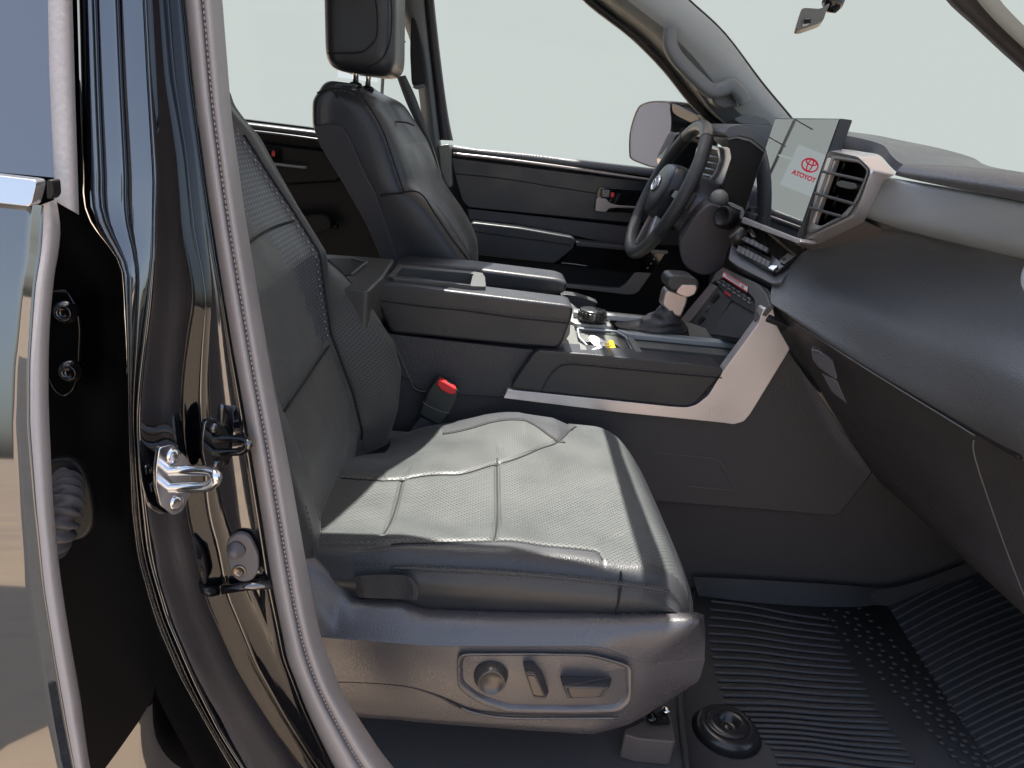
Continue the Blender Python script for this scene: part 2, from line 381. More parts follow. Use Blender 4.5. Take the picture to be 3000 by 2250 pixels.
# hinge with two bolts
hp = prism('hinge', rnd(WY(K2([(330, 260), (360, 205), (470, 200), (545, 330), (560, 470), (550, 680), (540, 780), (500, 870), (440, 905), (370, 850), (310, 700)]), .712), .006), V((0, -.010, 0)), gloss, body, bevel=.003)
for q in ((430, 362), (462, 745)):
    qq = K2([q])[0]; c0 = W(*qq, y=.700)
    lathe('bolt', c0, (.15, -1, .1), [(.0105, 0), (.0105, .0025), (.0078, .003), (.0075, .009), (.005, .010), (.0045, .007), (.001, .007)], mat('hinge_bolt', (.10, .10, .105), .16, metal=.9), hp, seg=6 if False else 18)
# wiring boot
gp = prism('wire_grommet', rnd(WY([(150, 1345), (175, 1330), (225, 1330), (262, 1360), (285, 1440), (292, 1520), (268, 1560), (225, 1572), (170, 1560), (140, 1500), (135, 1400)], .700), .012), V((0, -.012, 0)), rubber_k, body, bevel=.004)
bpts = smooth([W(200, 1405, y=.69), W(196, 1440, y=.662), W(188, 1490, y=.640), W(170, 1550, y=.63), W(140, 1600, y=.63)], 14)
tube('bellows', bpts, [.0115+.0035*math.sin(i*1.05)+.003*i/len(bpts) for i in range(len(bpts))], rubber_d, gp, seg=20)

# ------------------------------------------------------------------ windscreen pillars
# far A pillar trim with grab handle
L0 = A([(1225, -60), (1280, 0), (1370, 70), (1440, 140), (1500, 215), (1550, 262), (1610, 300)])
L1 = A([(1262, -60), (1320, 0), (1415, 72), (1462, 120), (1505, 190), (1540, 240), (1600, 290)])
L2 = A([(1330, -60), (1390, 0), (1480, 70), (1560, 150), (1620, 215), (1660, 255), (1690, 290)])
L3 = A([(1425, -60), (1480, 0), (1560, 75), (1640, 180), (1700, 252), (1730, 290), (1760, 320)])
ap = loft('windscreen_pillar', [WY(L0, 2.46), WY(mix(L0, L1, .8), 2.40), WY(L1, 2.385), WY(mix(L1, L2, .5), 2.36)], pgrey, body, n=50, cross=3)
loft('pillar_trim', [WY(mix(L1, L2, .5), 2.36), WY(L2, 2.345), WY(mix(L2, L3, .6), 2.345), WY(L3, 2.37), WY(shift(L3, 8, -4), 2.42)], beige, ap, n=50, cross=3)
tube('pillar_seal', smooth(WY(shift(L0, -6, 5), 2.45), 4), .012, black, ap)
tube('glass_edge', smooth(WY(shift(L3, 4, -3), 2.40), 4), .006, black, ap)
hd = smooth(WY(A([(1450, 60), (1448, 95), (1462, 125), (1500, 165), (1535, 195), (1560, 192), (1580, 186), (1600, 205), (1608, 222)]), 2.31), 8)
tube('grab_handle', hd, .026, pgrey, body, seg=12, sq=.7)
prism('handle_foot', rnd(WY(A([(1532, 196), (1566, 182), (1600, 205), (1606, 228), (1560, 235), (1540, 222)]), 2.33), .01), V((0, .05, 0)), pgrey, body, bevel=.008)
# near A pillar at upper right
M0 = [(2690, -120), (2770, 0), (2850, 75), (2930, 150), (3010, 222), (3120, 330), (3300, 520), (3420, 680)]
M1 = [(2740, -120), (2835, 0), (2900, 70), (2960, 125), (3060, 215), (3160, 310), (3330, 490), (3450, 650)]
M2 = [(2770, -120), (2862, 0), (2900, 45), (2960, 105), (3060, 195), (3160, 290), (3340, 470), (3460, 630)]
M3 = [(2850, -120), (2930, 0), (2980, 55), (3060, 135), (3160, 235), (3260, 330), (3430, 500), (3540, 650)]
ap2 = loft('windscreen_pillar', [WY(M0, .90), WY(mix(M0, M1, .3), .87), WY(M1, .86), WY(M2, .85)], mat('pillar_dark', (.03, .028, .03), .5), body, n=30, cross=3)
loft('pillar_trim', [WY(M2, .85), WY(mix(M2, M3, .3), .84), WY(M3, .83)], mat('pillar_cloth_pale', (.31, .345, .35), .85, bump=('n', 500, .4), vary=.2, vscale=60), ap2, n=30, cross=3)
# far B pillar
q0 = [(1236, -60), (1236, 0), (1250, 120), (1272, 300), (1282, 410)]
q1 = [(1268, -60), (1272, 0), (1292, 180), (1312, 330), (1328, 412)]
bp_ = loft('centre_pillar', [WY(q0, 2.47), WY(mix(q0, q1, .2), 2.445), WY(mix(q0, q1, .8), 2.445), WY(q1, 2.47)], mat('pillar_black', (.014, .012, .014), .5, bump=('n', 400, .3)), body, n=20, cross=2)
q2 = K4([(1040, -100), (1045, 0), (1140, 250), (1180, 500), (1210, 760), (1225, 900), (1235, 1000)])
q3 = K4([(1140, -100), (1145, 0), (1175, 250), (1205, 500), (1235, 760), (1250, 900), (1260, 1000)])
loft('pillar_trim', [WY(shift(q2, -30), 2.46), WY(q2, 2.42), WY(q3, 2.43), WY(shift(q3, 6), 2.46)], pgrey, bp_, n=20, cross=2)
q4 = K4([(1080, 90), (1110, 110), (1140, 260), (1160, 450), (1150, 490), (1085, 500), (1075, 300)])
prism('belt_guide', rnd(WY(q4, 2.415), .02), V((0, .02, 0)), black, bp_, bevel=.006)
prism('pillar_foot', rnd(WY(K4([(1235, 830), (1300, 822), (1308, 850), (1320, 1070), (1290, 1075), (1250, 980)]), 2.40), .008), V((0, .05, 0)), mat('grey_metal', (.12, .13, .12), .4, metal=.3, vary=.4, vscale=70), body, bevel=.004)

# ------------------------------------------------------------------ near rear door (ajar)
rd = T('rear_door', 'black rear side door standing ajar at the far left, sky and ground mirrored in it', 'door', (-.6, .5, -.1))
a1 = ext(K1([(310, 0), (320, 500), (350, 1150), (352, 1300)])); b1 = ext(K1([(470, 0), (490, 700), (512, 1392)]))
def rdpl(p, y): return WY(p, y)
prism('window_glass', WL([(-4200, -1000), (0, -1000), (133, -260), (140, 0), (145, 226), (158, 520), (-4200, 110)], .50, .30), V((0, .004, 0)), mat('door_glass', (.03, .032, .042), .03, ior=2.5), rd)
loft('window_seal', [WL(mix(a1, b1, 0), .51, .3), WL(mix(a1, b1, .03), .497, .3), WL(mix(a1, b1, .5), .49, .3), WL(mix(a1, b1, .95), .50, .3), WL(mix(a1, b1, 1), .53, .3)], rubber, rd, n=40, cross=3)
loft('frame_edge', [WL(mix(b1, b1, 0), .53, .3), WL(mix(shift(b1, 7), b1, 0), .56, .3)], gloss, rd, n=20)
a2 = K1([(262, 1330), (255, 1400), (235, 1659)])+K2([(200, 200), (165, 700), (165, 1100), (205, 1600)])+K3([(260, 500), (330, 950), (400, 1350), (460, 1659), (540, 1950)])
b2 = K1([(365, 1290), (392, 1480), (375, 1659)])+K2([(350, 150), (320, 500), (315, 900), (330, 1300), (350, 1659)])+K3([(390, 400), (450, 800), (520, 1200), (585, 1659), (660, 1950)])
w0 = [(-4200, a[1]-400) for a in a2]
def bow(py): return .485-.02*math.sin(max(0, min(1, (py-600)/1800))*math.pi)
n_ = 60
def skin(p, off=0): return WL(p, .485+off, .26, .65, .40)
loft('door_skin', [skin(w0, .02), skin(mix(w0, a2, .5, 40), .004), skin(mix(w0, a2, .85, 40)), skin(mix(w0, a2, .99, 40)), skin(mix(a2, a2, 0)), skin(mix(shift(a2, 3), a2, 0), .008)], paint, rd, n=n_, cross=3)
loft('edge_seal', [skin(mix(shift(a2, 3), a2, 0), .008), skin(mix(a2, b2, .12), .002), skin(mix(a2, b2, .5), -.004), skin(mix(a2, b2, .85), .004), skin(b2, .02), skin(shift(b2, -4), .05)], rubber, rd, n=n_, cross=3)
mo = K1([(-300, 1105), (0, 1120), (290, 1155), (302, 1180), (265, 1330), (0, 1300), (-300, 1275)])
prism('belt_moulding', rnd(WL(mo, .480, .24), .004), V((0, -.012, 0)), mat('bright_moulding', (.62, .62, .64), .18, metal=.9), rd, bevel=.005)
prism('moulding_end', rnd(WY(K1([(300, 1165), (342, 1165), (350, 1260), (330, 1290), (300, 1290)]), .53), .002), V((0, .01, 0)), black, rd, bevel=.002)

# ------------------------------------------------------------------ driver door (far side)
dd = T('driver_door', 'dark driver door panel beyond the steering wheel with chrome strip and armrest', 'door', (.3, 2.45, .2))
DY = 2.45
# sheet metal below the window, trim pads layered in front of it
prism('door_shell', WY([(1300, 425), (1960, 520), (2250, 600), (2150, 1100), (1400, 1050), (1240, 800)], 2.50), V((0, .05, 0)), black, dd)
prism('sill_pad', WY(K5([(60, 345), (250, 375), (700, 420), (1100, 470), (1700, 540), (2000, 560), (2000, 640), (1650, 600), (60, 400)]), DY-.01), V((0, .06, 0)), dash_l, dd, bevel=.012)
stitches('stitching', smooth(WY(K5([(80, 372), (400, 400), (800, 440), (1080, 492)]), DY-.013), 6), stitch, dd, step=.009, r=.0013, ln=.006)
tube('chrome_strip', smooth(WY(K5([(75, 418), (500, 465), (1100, 545), (1660, 628), (1900, 650)]), DY-.03), 6), .0055, mat('strip_chrome', (.22, .20, .20), .3, metal=.8), dd)
prism('insert_panel', rnd(WY(K5([(62, 450), (100, 455), (700, 530), (1660, 650), (2100, 700), (2100, 990), (1450, 970), (700, 900), (200, 850), (150, 800), (90, 590)]), DY-.015), .01), V((0, .05, 0)), leather_s, dd, bevel=.008)
tube('panel_seam', smooth(WY(K5([(95, 577), (500, 620), (900, 685), (1240, 738)]), DY-.0155), 6), .0016, seam, dd)
prism('lower_panel', rnd(WY(K5([(190, 860), (700, 915), (1450, 1000), (2000, 1040), (2000, 1160), (1400, 1150), (1070, 1085), (650, 1020), (210, 960)]), DY-.006), .006), V((0, .05, 0)), plastic, dd, bevel=.006)
arm = WY(K5([(215, 985), (240, 970), (620, 1015), (1045, 1090), (1070, 1120), (1062, 1160), (1040, 1200), (900, 1305), (600, 1275), (270, 1235), (230, 1100)]), DY-.09)
prism('armrest', rnd(arm, .01), V((0, .12, 0)), leather_s, dd, bevel=.014, seg=4)
tube('armrest_seam', smooth(WY(K5([(245, 1045), (600, 1095), (1030, 1155)]), DY-.0915), 6), .0016, seam, dd)
prism('switch_panel', rnd(WY(K5([(1070, 1130), (1400, 1165), (1660, 1200), (1660, 1300), (1560, 1380), (1300, 1350), (960, 1300), (950, 1290), (1050, 1190)]), DY-.06), .004), V((0, .08, 0)), gloss, dd, bevel=.004)
prism('trim_ledge', WY(K5([(1070, 1125), (1430, 1162), (1660, 1190), (1660, 1215), (1400, 1195), (1072, 1165)]), DY-.07), V((0, .06, 0)), plastic, dd, bevel=.003)
prism('pocket_panel', WY(K5([(270, 1235), (900, 1305), (1540, 1380), (1680, 1210), (1820, 1225), (1570, 1560), (1000, 1500), (300, 1440)]), DY-.02), V((0, .05, 0)), black, dd)
l_trim = K5([(900, 1463), (1340, 1505), (1420, 1508), (1470, 1480), (1540, 1385), (1560, 1375), (1680, 1385), (1580, 1530), (1540, 1553), (1480, 1556), (1000, 1500), (900, 1490)])
prism('pocket_trim', rnd(WY(l_trim, DY-.055), .003), V((0, .03, 0)), mat('pocket_silver', (.26, .24, .24), .4, metal=.6), dd, bevel=.004)
prism('seat_memory_panel', rnd(WY(K5([(1530, 1375), (1690, 1210), (1800, 1215), (1690, 1380)]), DY-.05), .004), V((0, .03, 0)), gloss, dd, bevel=.003)
prism('memory_trim', WY(K5([(1690, 1196), (1820, 1206), (1812, 1228), (1680, 1222)]), DY-.056), V((0, .02, 0)), silver_d, dd, bevel=.002)
for q in ((1702, 1270), (1678, 1306), (1650, 1342)):
    prism('memory_mark', WY(K5([(q[0]-8, q[1]+5), (q[0], q[1]-7), (q[0]+10, q[1]-5), (q[0]+4, q[1]+6)]), DY-.0515), V((0, .0008, 0)), print_w, dd)
tube('pocket_edge', smooth(WY(K5([(950, 1300), (1060, 1310), (1160, 1325)]), DY-.062), 4), .0015, silver_d, dd)
hz = T; ph = prism('door_handle', rnd(WY(K5([(1225, 880), (1235, 780), (1260, 770), (1320, 780), (1345, 815), (1420, 835), (1560, 845), (1560, 860), (1400, 855), (1340, 860), (1320, 885), (1300, 890)]), DY-.03), .004), V((0, .012, 0)), mat('handle_silver', (.3, .28, .28), .35, metal=.7), dd, bevel=.004)
prism('handle_bezel', rnd(WY(K5([(1245, 700), (1270, 682), (1600, 710), (1600, 900), (1240, 885), (1215, 860)]), DY-.02), .008), V((0, .01, 0)), gloss, dd, bevel=.003)
prism('lock_lever', rnd(WY(K5([(1285, 705), (1348, 712), (1340, 775), (1275, 765)]), DY-.036), .003), V((0, .014, 0)), plastic_l, ph, bevel=.003)
prism('lock_window', rnd(WY(K5([(1355, 728), (1382, 732), (1376, 770), (1352, 765)]), DY-.024), .002), V((0, .006, 0)), red, ph)
# windows of the far side: thin panes
glassm = bpy.data.materials.new('window_glass'); glassm.use_nodes = True
g_n = glassm.node_tree; g_n.nodes.remove(g_n.nodes['Principled BSDF'])
g1 = g_n.nodes.new('ShaderNodeBsdfTransparent'); g1.inputs[0].default_value = (.99, .995, .992, 1)
g2 = g_n.nodes.new('ShaderNodeBsdfGlossy'); g2.inputs['Roughness'].default_value = .01
gm_ = g_n.nodes.new('ShaderNodeMixShader'); gm_.inputs[0].default_value = .004
g_n.links.new(g1.outputs[0], gm_.inputs[1]); g_n.links.new(g2.outputs[0], gm_.inputs[2]); g_n.links.new(gm_.outputs[0], g_n.nodes['Material Output'].inputs[0])
prism('window_glass', [V((-.12, 2.50, .86)), V((.72, 2.50, .84)), V((.70, 2.50, 1.0)), V((.30, 2.47, 1.46)), V((-.16, 2.47, 1.46))], V((0, .004, 0)), glassm, dd)

# far rear door
rd2 = T('rear_door', 'dark far side rear door panel seen behind the driver seat', 'door', (-.7, 2.45, .2))
prism('door_shell', WY([(640, 340), (900, 372), (1240, 430), (1290, 1000), (600, 1000), (560, 600)], 2.50), V((0, .05, 0)), black, rd2)
prism('sill_pad', WY(K4([(50, 690), (130, 700), (540, 750), (900, 800), (900, 850), (540, 800), (120, 740), (40, 730)]), 2.44), V((0, .08, 0)), leather_s, rd2, bevel=.012)
tube('chrome_strip', smooth(WY(K4([(60, 738), (140, 748), (330, 770), (540, 798), (900, 850)]), 2.425), 4), .005, mat('dark_chrome', (.06, .06, .065), .3, metal=.8), rd2)
prism('handle_bezel', rnd(WY(K4([(210, 850), (320, 850), (330, 930), (230, 930)]), 2.44), .006), V((0, .02, 0)), gloss, rd2, bevel=.003)
prism('lock_window', rnd(WY(K4([(286, 862), (304, 865), (302, 895), (284, 892)]), 2.437), .002), V((0, .004, 0)), red, rd2)
tube('door_handle', smooth(WY(K4([(270, 935), (400, 950), (485, 958)]), 2.43), 4), .004, silver_d, rd2)
prism('insert_panel', rnd(WY(K4([(120, 800), (540, 850), (700, 880), (680, 1040), (350, 1060), (140, 1000)]), 2.47), .02), V((0, .03, 0)), black, rd2, bevel=.01)
prism('window_glass', [V((-1.3, 2.50, .88)), V((-.20, 2.50, .86)), V((-.24, 2.47, 1.40)), V((-1.2, 2.47, 1.40))], V((0, .004, 0)), glassm, rd2)
prism('armrest', rnd(WY(K4([(330, 1240), (600, 1225), (640, 1300), (560, 1340), (300, 1330)]), 2.40), .02), V((0, .06, 0)), black, rd2, bevel=.02)
box('speaker_ring', W(945, 660, y=2.44), (.10, .02, .02), black, rd2, bevel=.008)

# windscreen pane
ws = T('windscreen', 'clear windscreen glass above the dashboard', 'windscreen', (.7, 1.6, 1.0))
def wscr():
    rows = []
    for t in (0, .25, .5, .75, 1):
        rows.append([V((.20+.07*(1-(2*u-1)**2)+t*(.52+.22*(1-(2*u-1)**2)), .86+u*1.55, 1.42-t*.46+.0)) for u in [i/12 for i in range(13)]])
    loft('glass_pane', rows, glassm, ws)
wscr()

# ------------------------------------------------------------------ driver seat
def seat_back(name, cols, zs, m, parent, matf=None, topr=.05, cross=3, zn=26, capdepth=.06):
    """cols: list of (polyline of world points, used as x(z)) with y given; builds a closed upholstered back"""
    def xz(line, z):
        L = sorted(line, key=lambda p: p.z)
        if z <= L[0].z: return L[0].x
        for a, b in zip(L, L[1:]):
            if a.z <= z <= b.z: return a.x+(b.x-a.x)*(z-a.z)/max(1e-6, b.z-a.z)
        return L[-1].x
    z0, z1 = zs
    rings = []
    for i in range(zn+7):
        if i <= zn: z = z0+(z1-topr-z0)*i/zn; k = 1; zz = z
        else:
            a = (i-zn)/6*math.pi/2; z = z1-topr; zz = z+topr*math.sin(a); k = math.cos(a)*.55+.45
            if i == zn+6: k = .40
        ring = []
        cx = sum(xz(c[0], zz) for c in cols)/len(cols); cy = sum(c[1] for c in cols)/len(cols)
        for line, y in cols:
            x = xz(line, zz); ring.append(V((cx+(x-cx)*k, cy+(y-cy)*(1-(1-k)*.25), zz)))
        rings.append(ring)
    N = len(cols)
    sm = [smooth(r, cross, closed=True) for r in rings]
    bm = bmesh.new(); g = [[bm.verts.new(p) for p in r] for r in sm]; M = len(g[0])
    for i in range(len(g)-1):
        for j in range(M):
            f = bm.faces.new((g[i][j], g[i][(j+1) % M], g[i+1][(j+1) % M], g[i+1][j]))
            if matf: f.material_index = matf(g[i][j].co)
    bm.faces.new(g[-1]); bm.faces.new(g[0][::-1])
    return link(name, bm, m, parent, sub=1)
dseat = T('driver_seat', 'black leather driver seat with tall headrest, beside the steering wheel', 'seat', (-.1, 2.1, 0), group=None)
front = K4([(640, 488), (760, 500), (860, 600), (940, 740), (1000, 900), (1060, 1090), (1150, 1140), (1260, 1280), (1410, 1500), (1440, 1560), (1440, 1700)])
back = K4([(530, 520), (510, 570), (512, 720), (560, 830), (700, 1060), (830, 1290), (905, 1465), (960, 1600), (980, 1700)])
far = K4([(890, 525), (1020, 580), (1090, 690), (1160, 800), (1260, 1050), (1400, 1250), (1460, 1380), (1468, 1500), (1450, 1600), (1440, 1700)])
fl = WY(front, 1.875); bl = WY(back, 1.90); rl = WY(far, 2.20)
def off(line, dx): return [p+V((dx, 0, 0)) for p in line]
ztop = W(1000, 250, y=1.92).z
def dmat(co):
    return 0
cols = [(bl, 1.90), (off(bl, .05), 1.872), (off(fl, -.045), 1.868), (off(fl, -.006), 1.885), (off(fl, .012), 1.925), (off([a*.5+b*.5 for a, b in zip(resample(fl, 12), resample(rl, 12))], -.004), 2.00), (off(rl, -.022), 2.07), (off(rl, -.022), 2.14), (off(rl, -.003), 2.22), (off(rl, -.004), 2.30), (off(rl, -.035), 2.345), (off(bl, .05), 2.34), (off(bl, 0), 2.30)]
sb = seat_back('backrest', cols, (.50, ztop+.008), [leather_s, perf_back], dseat, matf=lambda co: 1 if (co.y > 1.93 and co.y < 2.32 and co.z < .90) else 0)
# back shell and seams on its near side
shell = K4([(520, 722), (600, 705), (680, 712), (730, 790), (800, 950), (880, 1110), (930, 1250), (1000, 1480), (1000, 1620), (900, 1560), (905, 1465), (830, 1290), (700, 1060), (560, 830)])
prism('back_shell', rnd(WY(shell, 1.862), .01), V((0, .03, 0)), mat('seat_shell', (.026, .027, .032), .5, bump=('n', 700, .3), vary=.1), dseat, bevel=.006)
def seamline(pts, y, parent, r=.0022, m=seam): return tube('seam', smooth(WY(pts, y), 5), r, m, parent, seg=6)
seamline(K4([(545, 532), (640, 505), (760, 525), (840, 605), (920, 745), (975, 900), (1040, 1095)]), 1.868, dseat)
seamline(K4([(905, 1118), (1000, 1105), (1130, 1102), (1230, 1240), (1320, 1370), (1425, 1505)]), 1.862, dseat)
stitches('stitching', smooth(WY(K4([(640, 515), (760, 535), (832, 610), (910, 745), (965, 900), (1030, 1095)]), 1.864), 5), stitch, dseat, step=.010, r=.0013, ln=.006)
seamline(K4([(945, 694), (1050, 700), (1100, 720)]), 2.0, dseat, .002)
seamline(K4([(1080, 938), (1125, 930)]), 2.05, dseat, .002)
# cushion, only its front shows past the console
def dcush():
    bm = bmesh.new(); nx, ny = 40, 30
    def z(x, y):
        v = abs((y-2.11)/.25); fx = (x+.1)/.55
        zz = .455+.035*max(0, v-.5)*2*(1-max(0, fx-.75)*1.5)
        if fx > .75: zz -= (fx-.75)**2*1.5
        if v > .9: zz -= (v-.9)**2*3.5
        return zz
    g = [[bm.verts.new((-.1+.58*i/nx, 1.86+.50*j/ny, z(-.1+.58*i/nx, 1.86+.50*j/ny))) for j in range(ny+1)] for i in range(nx+1)]
    for i in range(nx):
        for j in range(ny): bm.faces.new((g[i][j], g[i+1][j], g[i+1][j+1], g[i][j+1]))
    return link('cushion', bm, perf_seat, dseat, solid=.14, soff=-1)
dcush()
prism('cushion_bolster', rnd(WY(B3([(395, 460), (430, 448), (520, 460), (620, 490), (700, 520), (660, 545), (560, 590), (490, 530)]), 1.90), .004), V((0, .04, 0)), leather, dseat, bevel=.008)
# headrest
def rbox(name, x0, x1, y0, y1, z0, z1, m, parent, r=.045, lean=0):
    bm = bmesh.new(); bmesh.ops.create_cube(bm, size=1); bmesh.ops.subdivide_edges(bm, edges=bm.edges[:], cuts=11, use_grid_fill=True)
    hx, hy, hz = (x1-x0)/2, (y1-y0)/2, (z1-z0)/2; c = V(((x0+x1)/2, (y0+y1)/2, (z0+z1)/2))
    for v in bm.verts:
        p = V((v.co.x*2*hx, v.co.y*2*hy, v.co.z*2*hz)); q = V((max(-hx+r, min(hx-r, p.x)), max(-hy+r, min(hy-r, p.y)), max(-hz+r, min(hz-r, p.z))))
        d = p-q
        if d.length > 1e-6: p = q+d.normalized()*min(r, d.length if d.length < r else r)
        p.x += lean*(p.z); v.co = c+p
    return link(name, bm, m, parent, sub=1)
hr = rbox('headrest', -.405, -.235, 1.965, 2.235, 1.052, 1.30, [leather_s], dseat, r=.038, lean=-.06)
tube('seam', smooth(WY(K4([(604, 303), (780, 300), (840, 270), (880, 220), (890, 150), (885, 40), (860, -60)]), 1.962), 5), .0018, seam, hr, seg=6)
tube('seam', smooth(WY(K4([(830, 395), (920, 330), (960, 240), (972, 100), (965, -40)]), 1.967), 5), .0018, seam, hr, seg=6)
for q in ((765, 400, 765, 470), (835, 430, 835, 492)):
    a = K4([(q[0], q[1]), (q[2], q[3])]); yy = 2.04 if q[0] < 800 else 2.16
    lathe('headrest_post', W(*a[1], y=yy)+V((0, 0, -.02)), (0, 0, 1), [(.0075, 0), (.0075, .09)], chrome, hr, seg=16)
    lathe('post_collar', W(*a[1], y=yy)+V((0, 0, -.012)), (0, 0, 1), [(.016, 0), (.016, .008), (.011, .012), (.006, .012)], black, dseat, seg=20)
# driver belt
sbelt = T('seat_belt', 'grey seat belt webbing hanging behind the driver seat', 'seat belt', (-.25, 2.35, .5))
bl0 = K4([(1000, 440), (1060, 600), (1130, 740), (1190, 820), (1240, 990)]); bl1 = K4([(1050, 430), (1110, 560), (1160, 700), (1215, 860), (1262, 1020)])
loft('webbing', [WY(bl0, 2.36), WY(mix(bl0, bl1, .5), 2.35), WY(bl1, 2.36)], webb, sbelt, n=30, solid=.002)
prism('belt_slot', rnd(WY(K4([(1085, 495), (1150, 480), (1160, 500), (1110, 512)]), 2.37), .004), V((0, .02, 0)), pgrey, sbelt, bevel=.003)

# ------------------------------------------------------------------ side mirror
sm_ = T('side_mirror', 'large black door mirror with grey glass outside the driver window', 'mirror', (.55, 2.7, .9))
mg = [(1612, 20), (1575, 60), (1540, 150), (1515, 260), (1512, 400), (1525, 455), (1600, 492), (1720, 525), (1770, 470), (1830, 310), (1850, 160), (1840, 60), (1830, 5), (1700, -5)]
mpts = smooth(WX([(a, b) for a, b in K5(mg)], .52), 3, closed=True)
mpl = plane(W(1870, 300, y=2.86), W(1930, 480, y=2.86), W(1965, 300, y=2.72))
rim = smooth(WP(K5(mg), mpl), 3, closed=True); cen = sum(rim, V())/len(rim); mn = mpl[1] if mpl[1].x < 0 else -mpl[1]
def scl(k, d): return [cen+(p-cen)*k+V((d, 0, 0)) for p in rim]
ro = [scl(1.0, -.004), scl(1.03, .004), scl(1.03, .05)]
hs = []
for k, d in ((.985, .004), (1.0, -.004), (1.03, .0), (1.06, .03), (1.05, .08), (.97, .13), (.8, .17), (.5, .19)):
    rr = [cen+(p-cen)*k+V((d, -.06*max(0, d-.03)/.16, 0)) for p in rim]; rr.append(rr[0]); hs.append(rr)
loft('mirror_housing', hs, mat('mirror_paint', (.012, .016, .024), .12, ior=1.7), sm_, cross=3)
prism('mirror_glass', scl(.985, -.001), V((.004, 0, 0)), mat('mirror_glass', (.33, .36, .44), .6, spec=.1), sm_)  # matt grey stands in for the reflection in the mirror
prism('mirror_cap', rnd(WP(K5([(1840, 5), (1900, 25), (2060, 110), (2090, 160), (2030, 180), (1890, 110), (1850, 80)]), (mpl[0]+V((.02, -.03, 0)), mpl[1])), .01), V((.06, .03, 0)), mat('mirror_cap_paint', (.02, .026, .036), .12, ior=1.7), sm_, bevel=.01)
prism('mirror_arm', WY([(1985, 380), (2080, 420), (2090, 520), (1960, 520), (1940, 470)], 2.60), V((0, .12, 0)), gloss, sm_, bevel=.02)
# ------------------------------------------------------------------ rearview mirror
rv = T('rearview_mirror', 'grey mirror mount hanging at the top of the windscreen', 'mirror', (.6, 1.62, 1.22))
rp = B1([(365, 215), (362, 238), (400, 240), (450, 225), (560, 185), (590, 160), (610, 90), (640, 40), (635, 20), (570, 72), (430, 62), (408, 75), (398, 105)])
prism('mount_body', rnd(WY(rp, 1.60), .008), V((.02, .06, .0)), mat('mount_grey', (.09, .09, .078), .4, vary=.1), rv, bevel=.010)
lathe('ball_joint', W(*B1([(670, 12)])[0], y=1.62), (.5, .3, .6), [(.006, -.02), (.018, -.012), (.02, 0), (.016, .014), (.008, .03)], gloss, rv)
prism('microphone_grille', rnd(WY(B1([(435, 152), (490, 150), (482, 190), (440, 215), (415, 216)]), 1.597), .003), V((0, .006, 0)), mat('grille_grey', (.35, .35, .33), .5), rv, bevel=.002)
for k in range(3):
    tube('grille_slot', WY(B1([(430+k*-2, 162+k*13), (486, 158+k*12)]), 1.5955), .0013, black, rv, seg=5)

# ------------------------------------------------------------------ dashboard
da = T('dashboard', 'charcoal dashboard with satin silver vent surround and brushed trim panel', 'dashboard', (.7, 1.6, .5))
R0 = [(2535, 638, 1.36), (2664, 676, 1.25), (3000, 756, 1.03), (3250, 815, .90)]
R1 = [(2373, 727, 1.53), (2609, 690, 1.36), (2780, 755, 1.22), (3000, 873, 1.02), (3250, 990, .85)]
R2 = [(2290, 785, 1.56), (2480, 800, 1.42), (2740, 900, 1.18), (3000, 1000, .97), (3250, 1100, .83)]
R3 = [(2262, 840, 1.54), (2440, 880, 1.38), (2720, 1010, 1.12), (3000, 1130, .90), (3250, 1250, .79)]
R4 = [(2258, 880, 1.50), (2480, 990, 1.29), (2760, 1150, 1.05), (3000, 1275, .88), (3250, 1400, .77)]
R5 = [(2267, 895, 1.485), (2520, 1064, 1.235), (2858, 1266, .985), (3000, 1345, .90), (3250, 1480, .78)]
R6 = [(2270, 897, 1.52), (2520, 1066, 1.27), (2858, 1268, 1.01), (3000, 1347, .93), (3250, 1482, .80)]
roll = loft('padded_roll', [WY(R0, 0)[:1]*0+WY([(a, b, y+.03) for a, b, y in R0], 0), WY(R1, 0), WY(R2, 0), WY(R3, 0), WY(R4, 0), WY(R5, 0), WY(R6, 0)], dash_l, da, n=60, cross=6)
# glove box below the roll
G0 = [(2262, 885, 1.515), (2520, 1066, 1.262), (2858, 1270, 1.01), (3000, 1350, .93), (3250, 1486, .80)]
G1 = [(2330, 1010, 1.50), (2570, 1220, 1.27), (2850, 1430, 1.05), (3050, 1560, .93), (3250, 1660, .82)]
G2 = [(2430, 1190, 1.475), (2680, 1420, 1.24), (2900, 1600, 1.03), (3080, 1730, .92), (3250, 1850, .85)]
G3 = [(2560, 1390, 1.46), (2760, 1575, 1.23), (2950, 1750, 1.03), (3100, 1880, .93), (3250, 2000, .88)]
G4 = [(2565, 1392, 1.60), (2770, 1575, 1.5), (2960, 1750, 1.4), (3100, 1880, 1.3), (3250, 2000, 1.2)]
loft('glove_box', [WY(g, 0) for g in (G0, G1, G2, G3, G4)], plastic, da, n=40, cross=5)
tube('gap_shadow', smooth(WY([(2324, 932, 1.435), (2520, 1060, 1.243), (2858, 1265, .985), (2990, 1340, .90)], 0), 5), .0035, seam, da)
tube('lid_edge', smooth(WY([(2330, 945, 1.425), (2520, 1070, 1.232), (2856, 1276, .977)], 0), 5), .0012, pgrey, da)
lt = prism('lid_latch', rnd(WY(B4([(415, 1000, 1.34), (470, 1015, 1.33), (570, 1095, 1.29), (600, 1200, 1.28), (590, 1215, 1.28), (470, 1130, 1.32), (430, 1080, 1.33)]), 0), .004), V((.01, .02, 0)), plastic_l, da, bevel=.003)
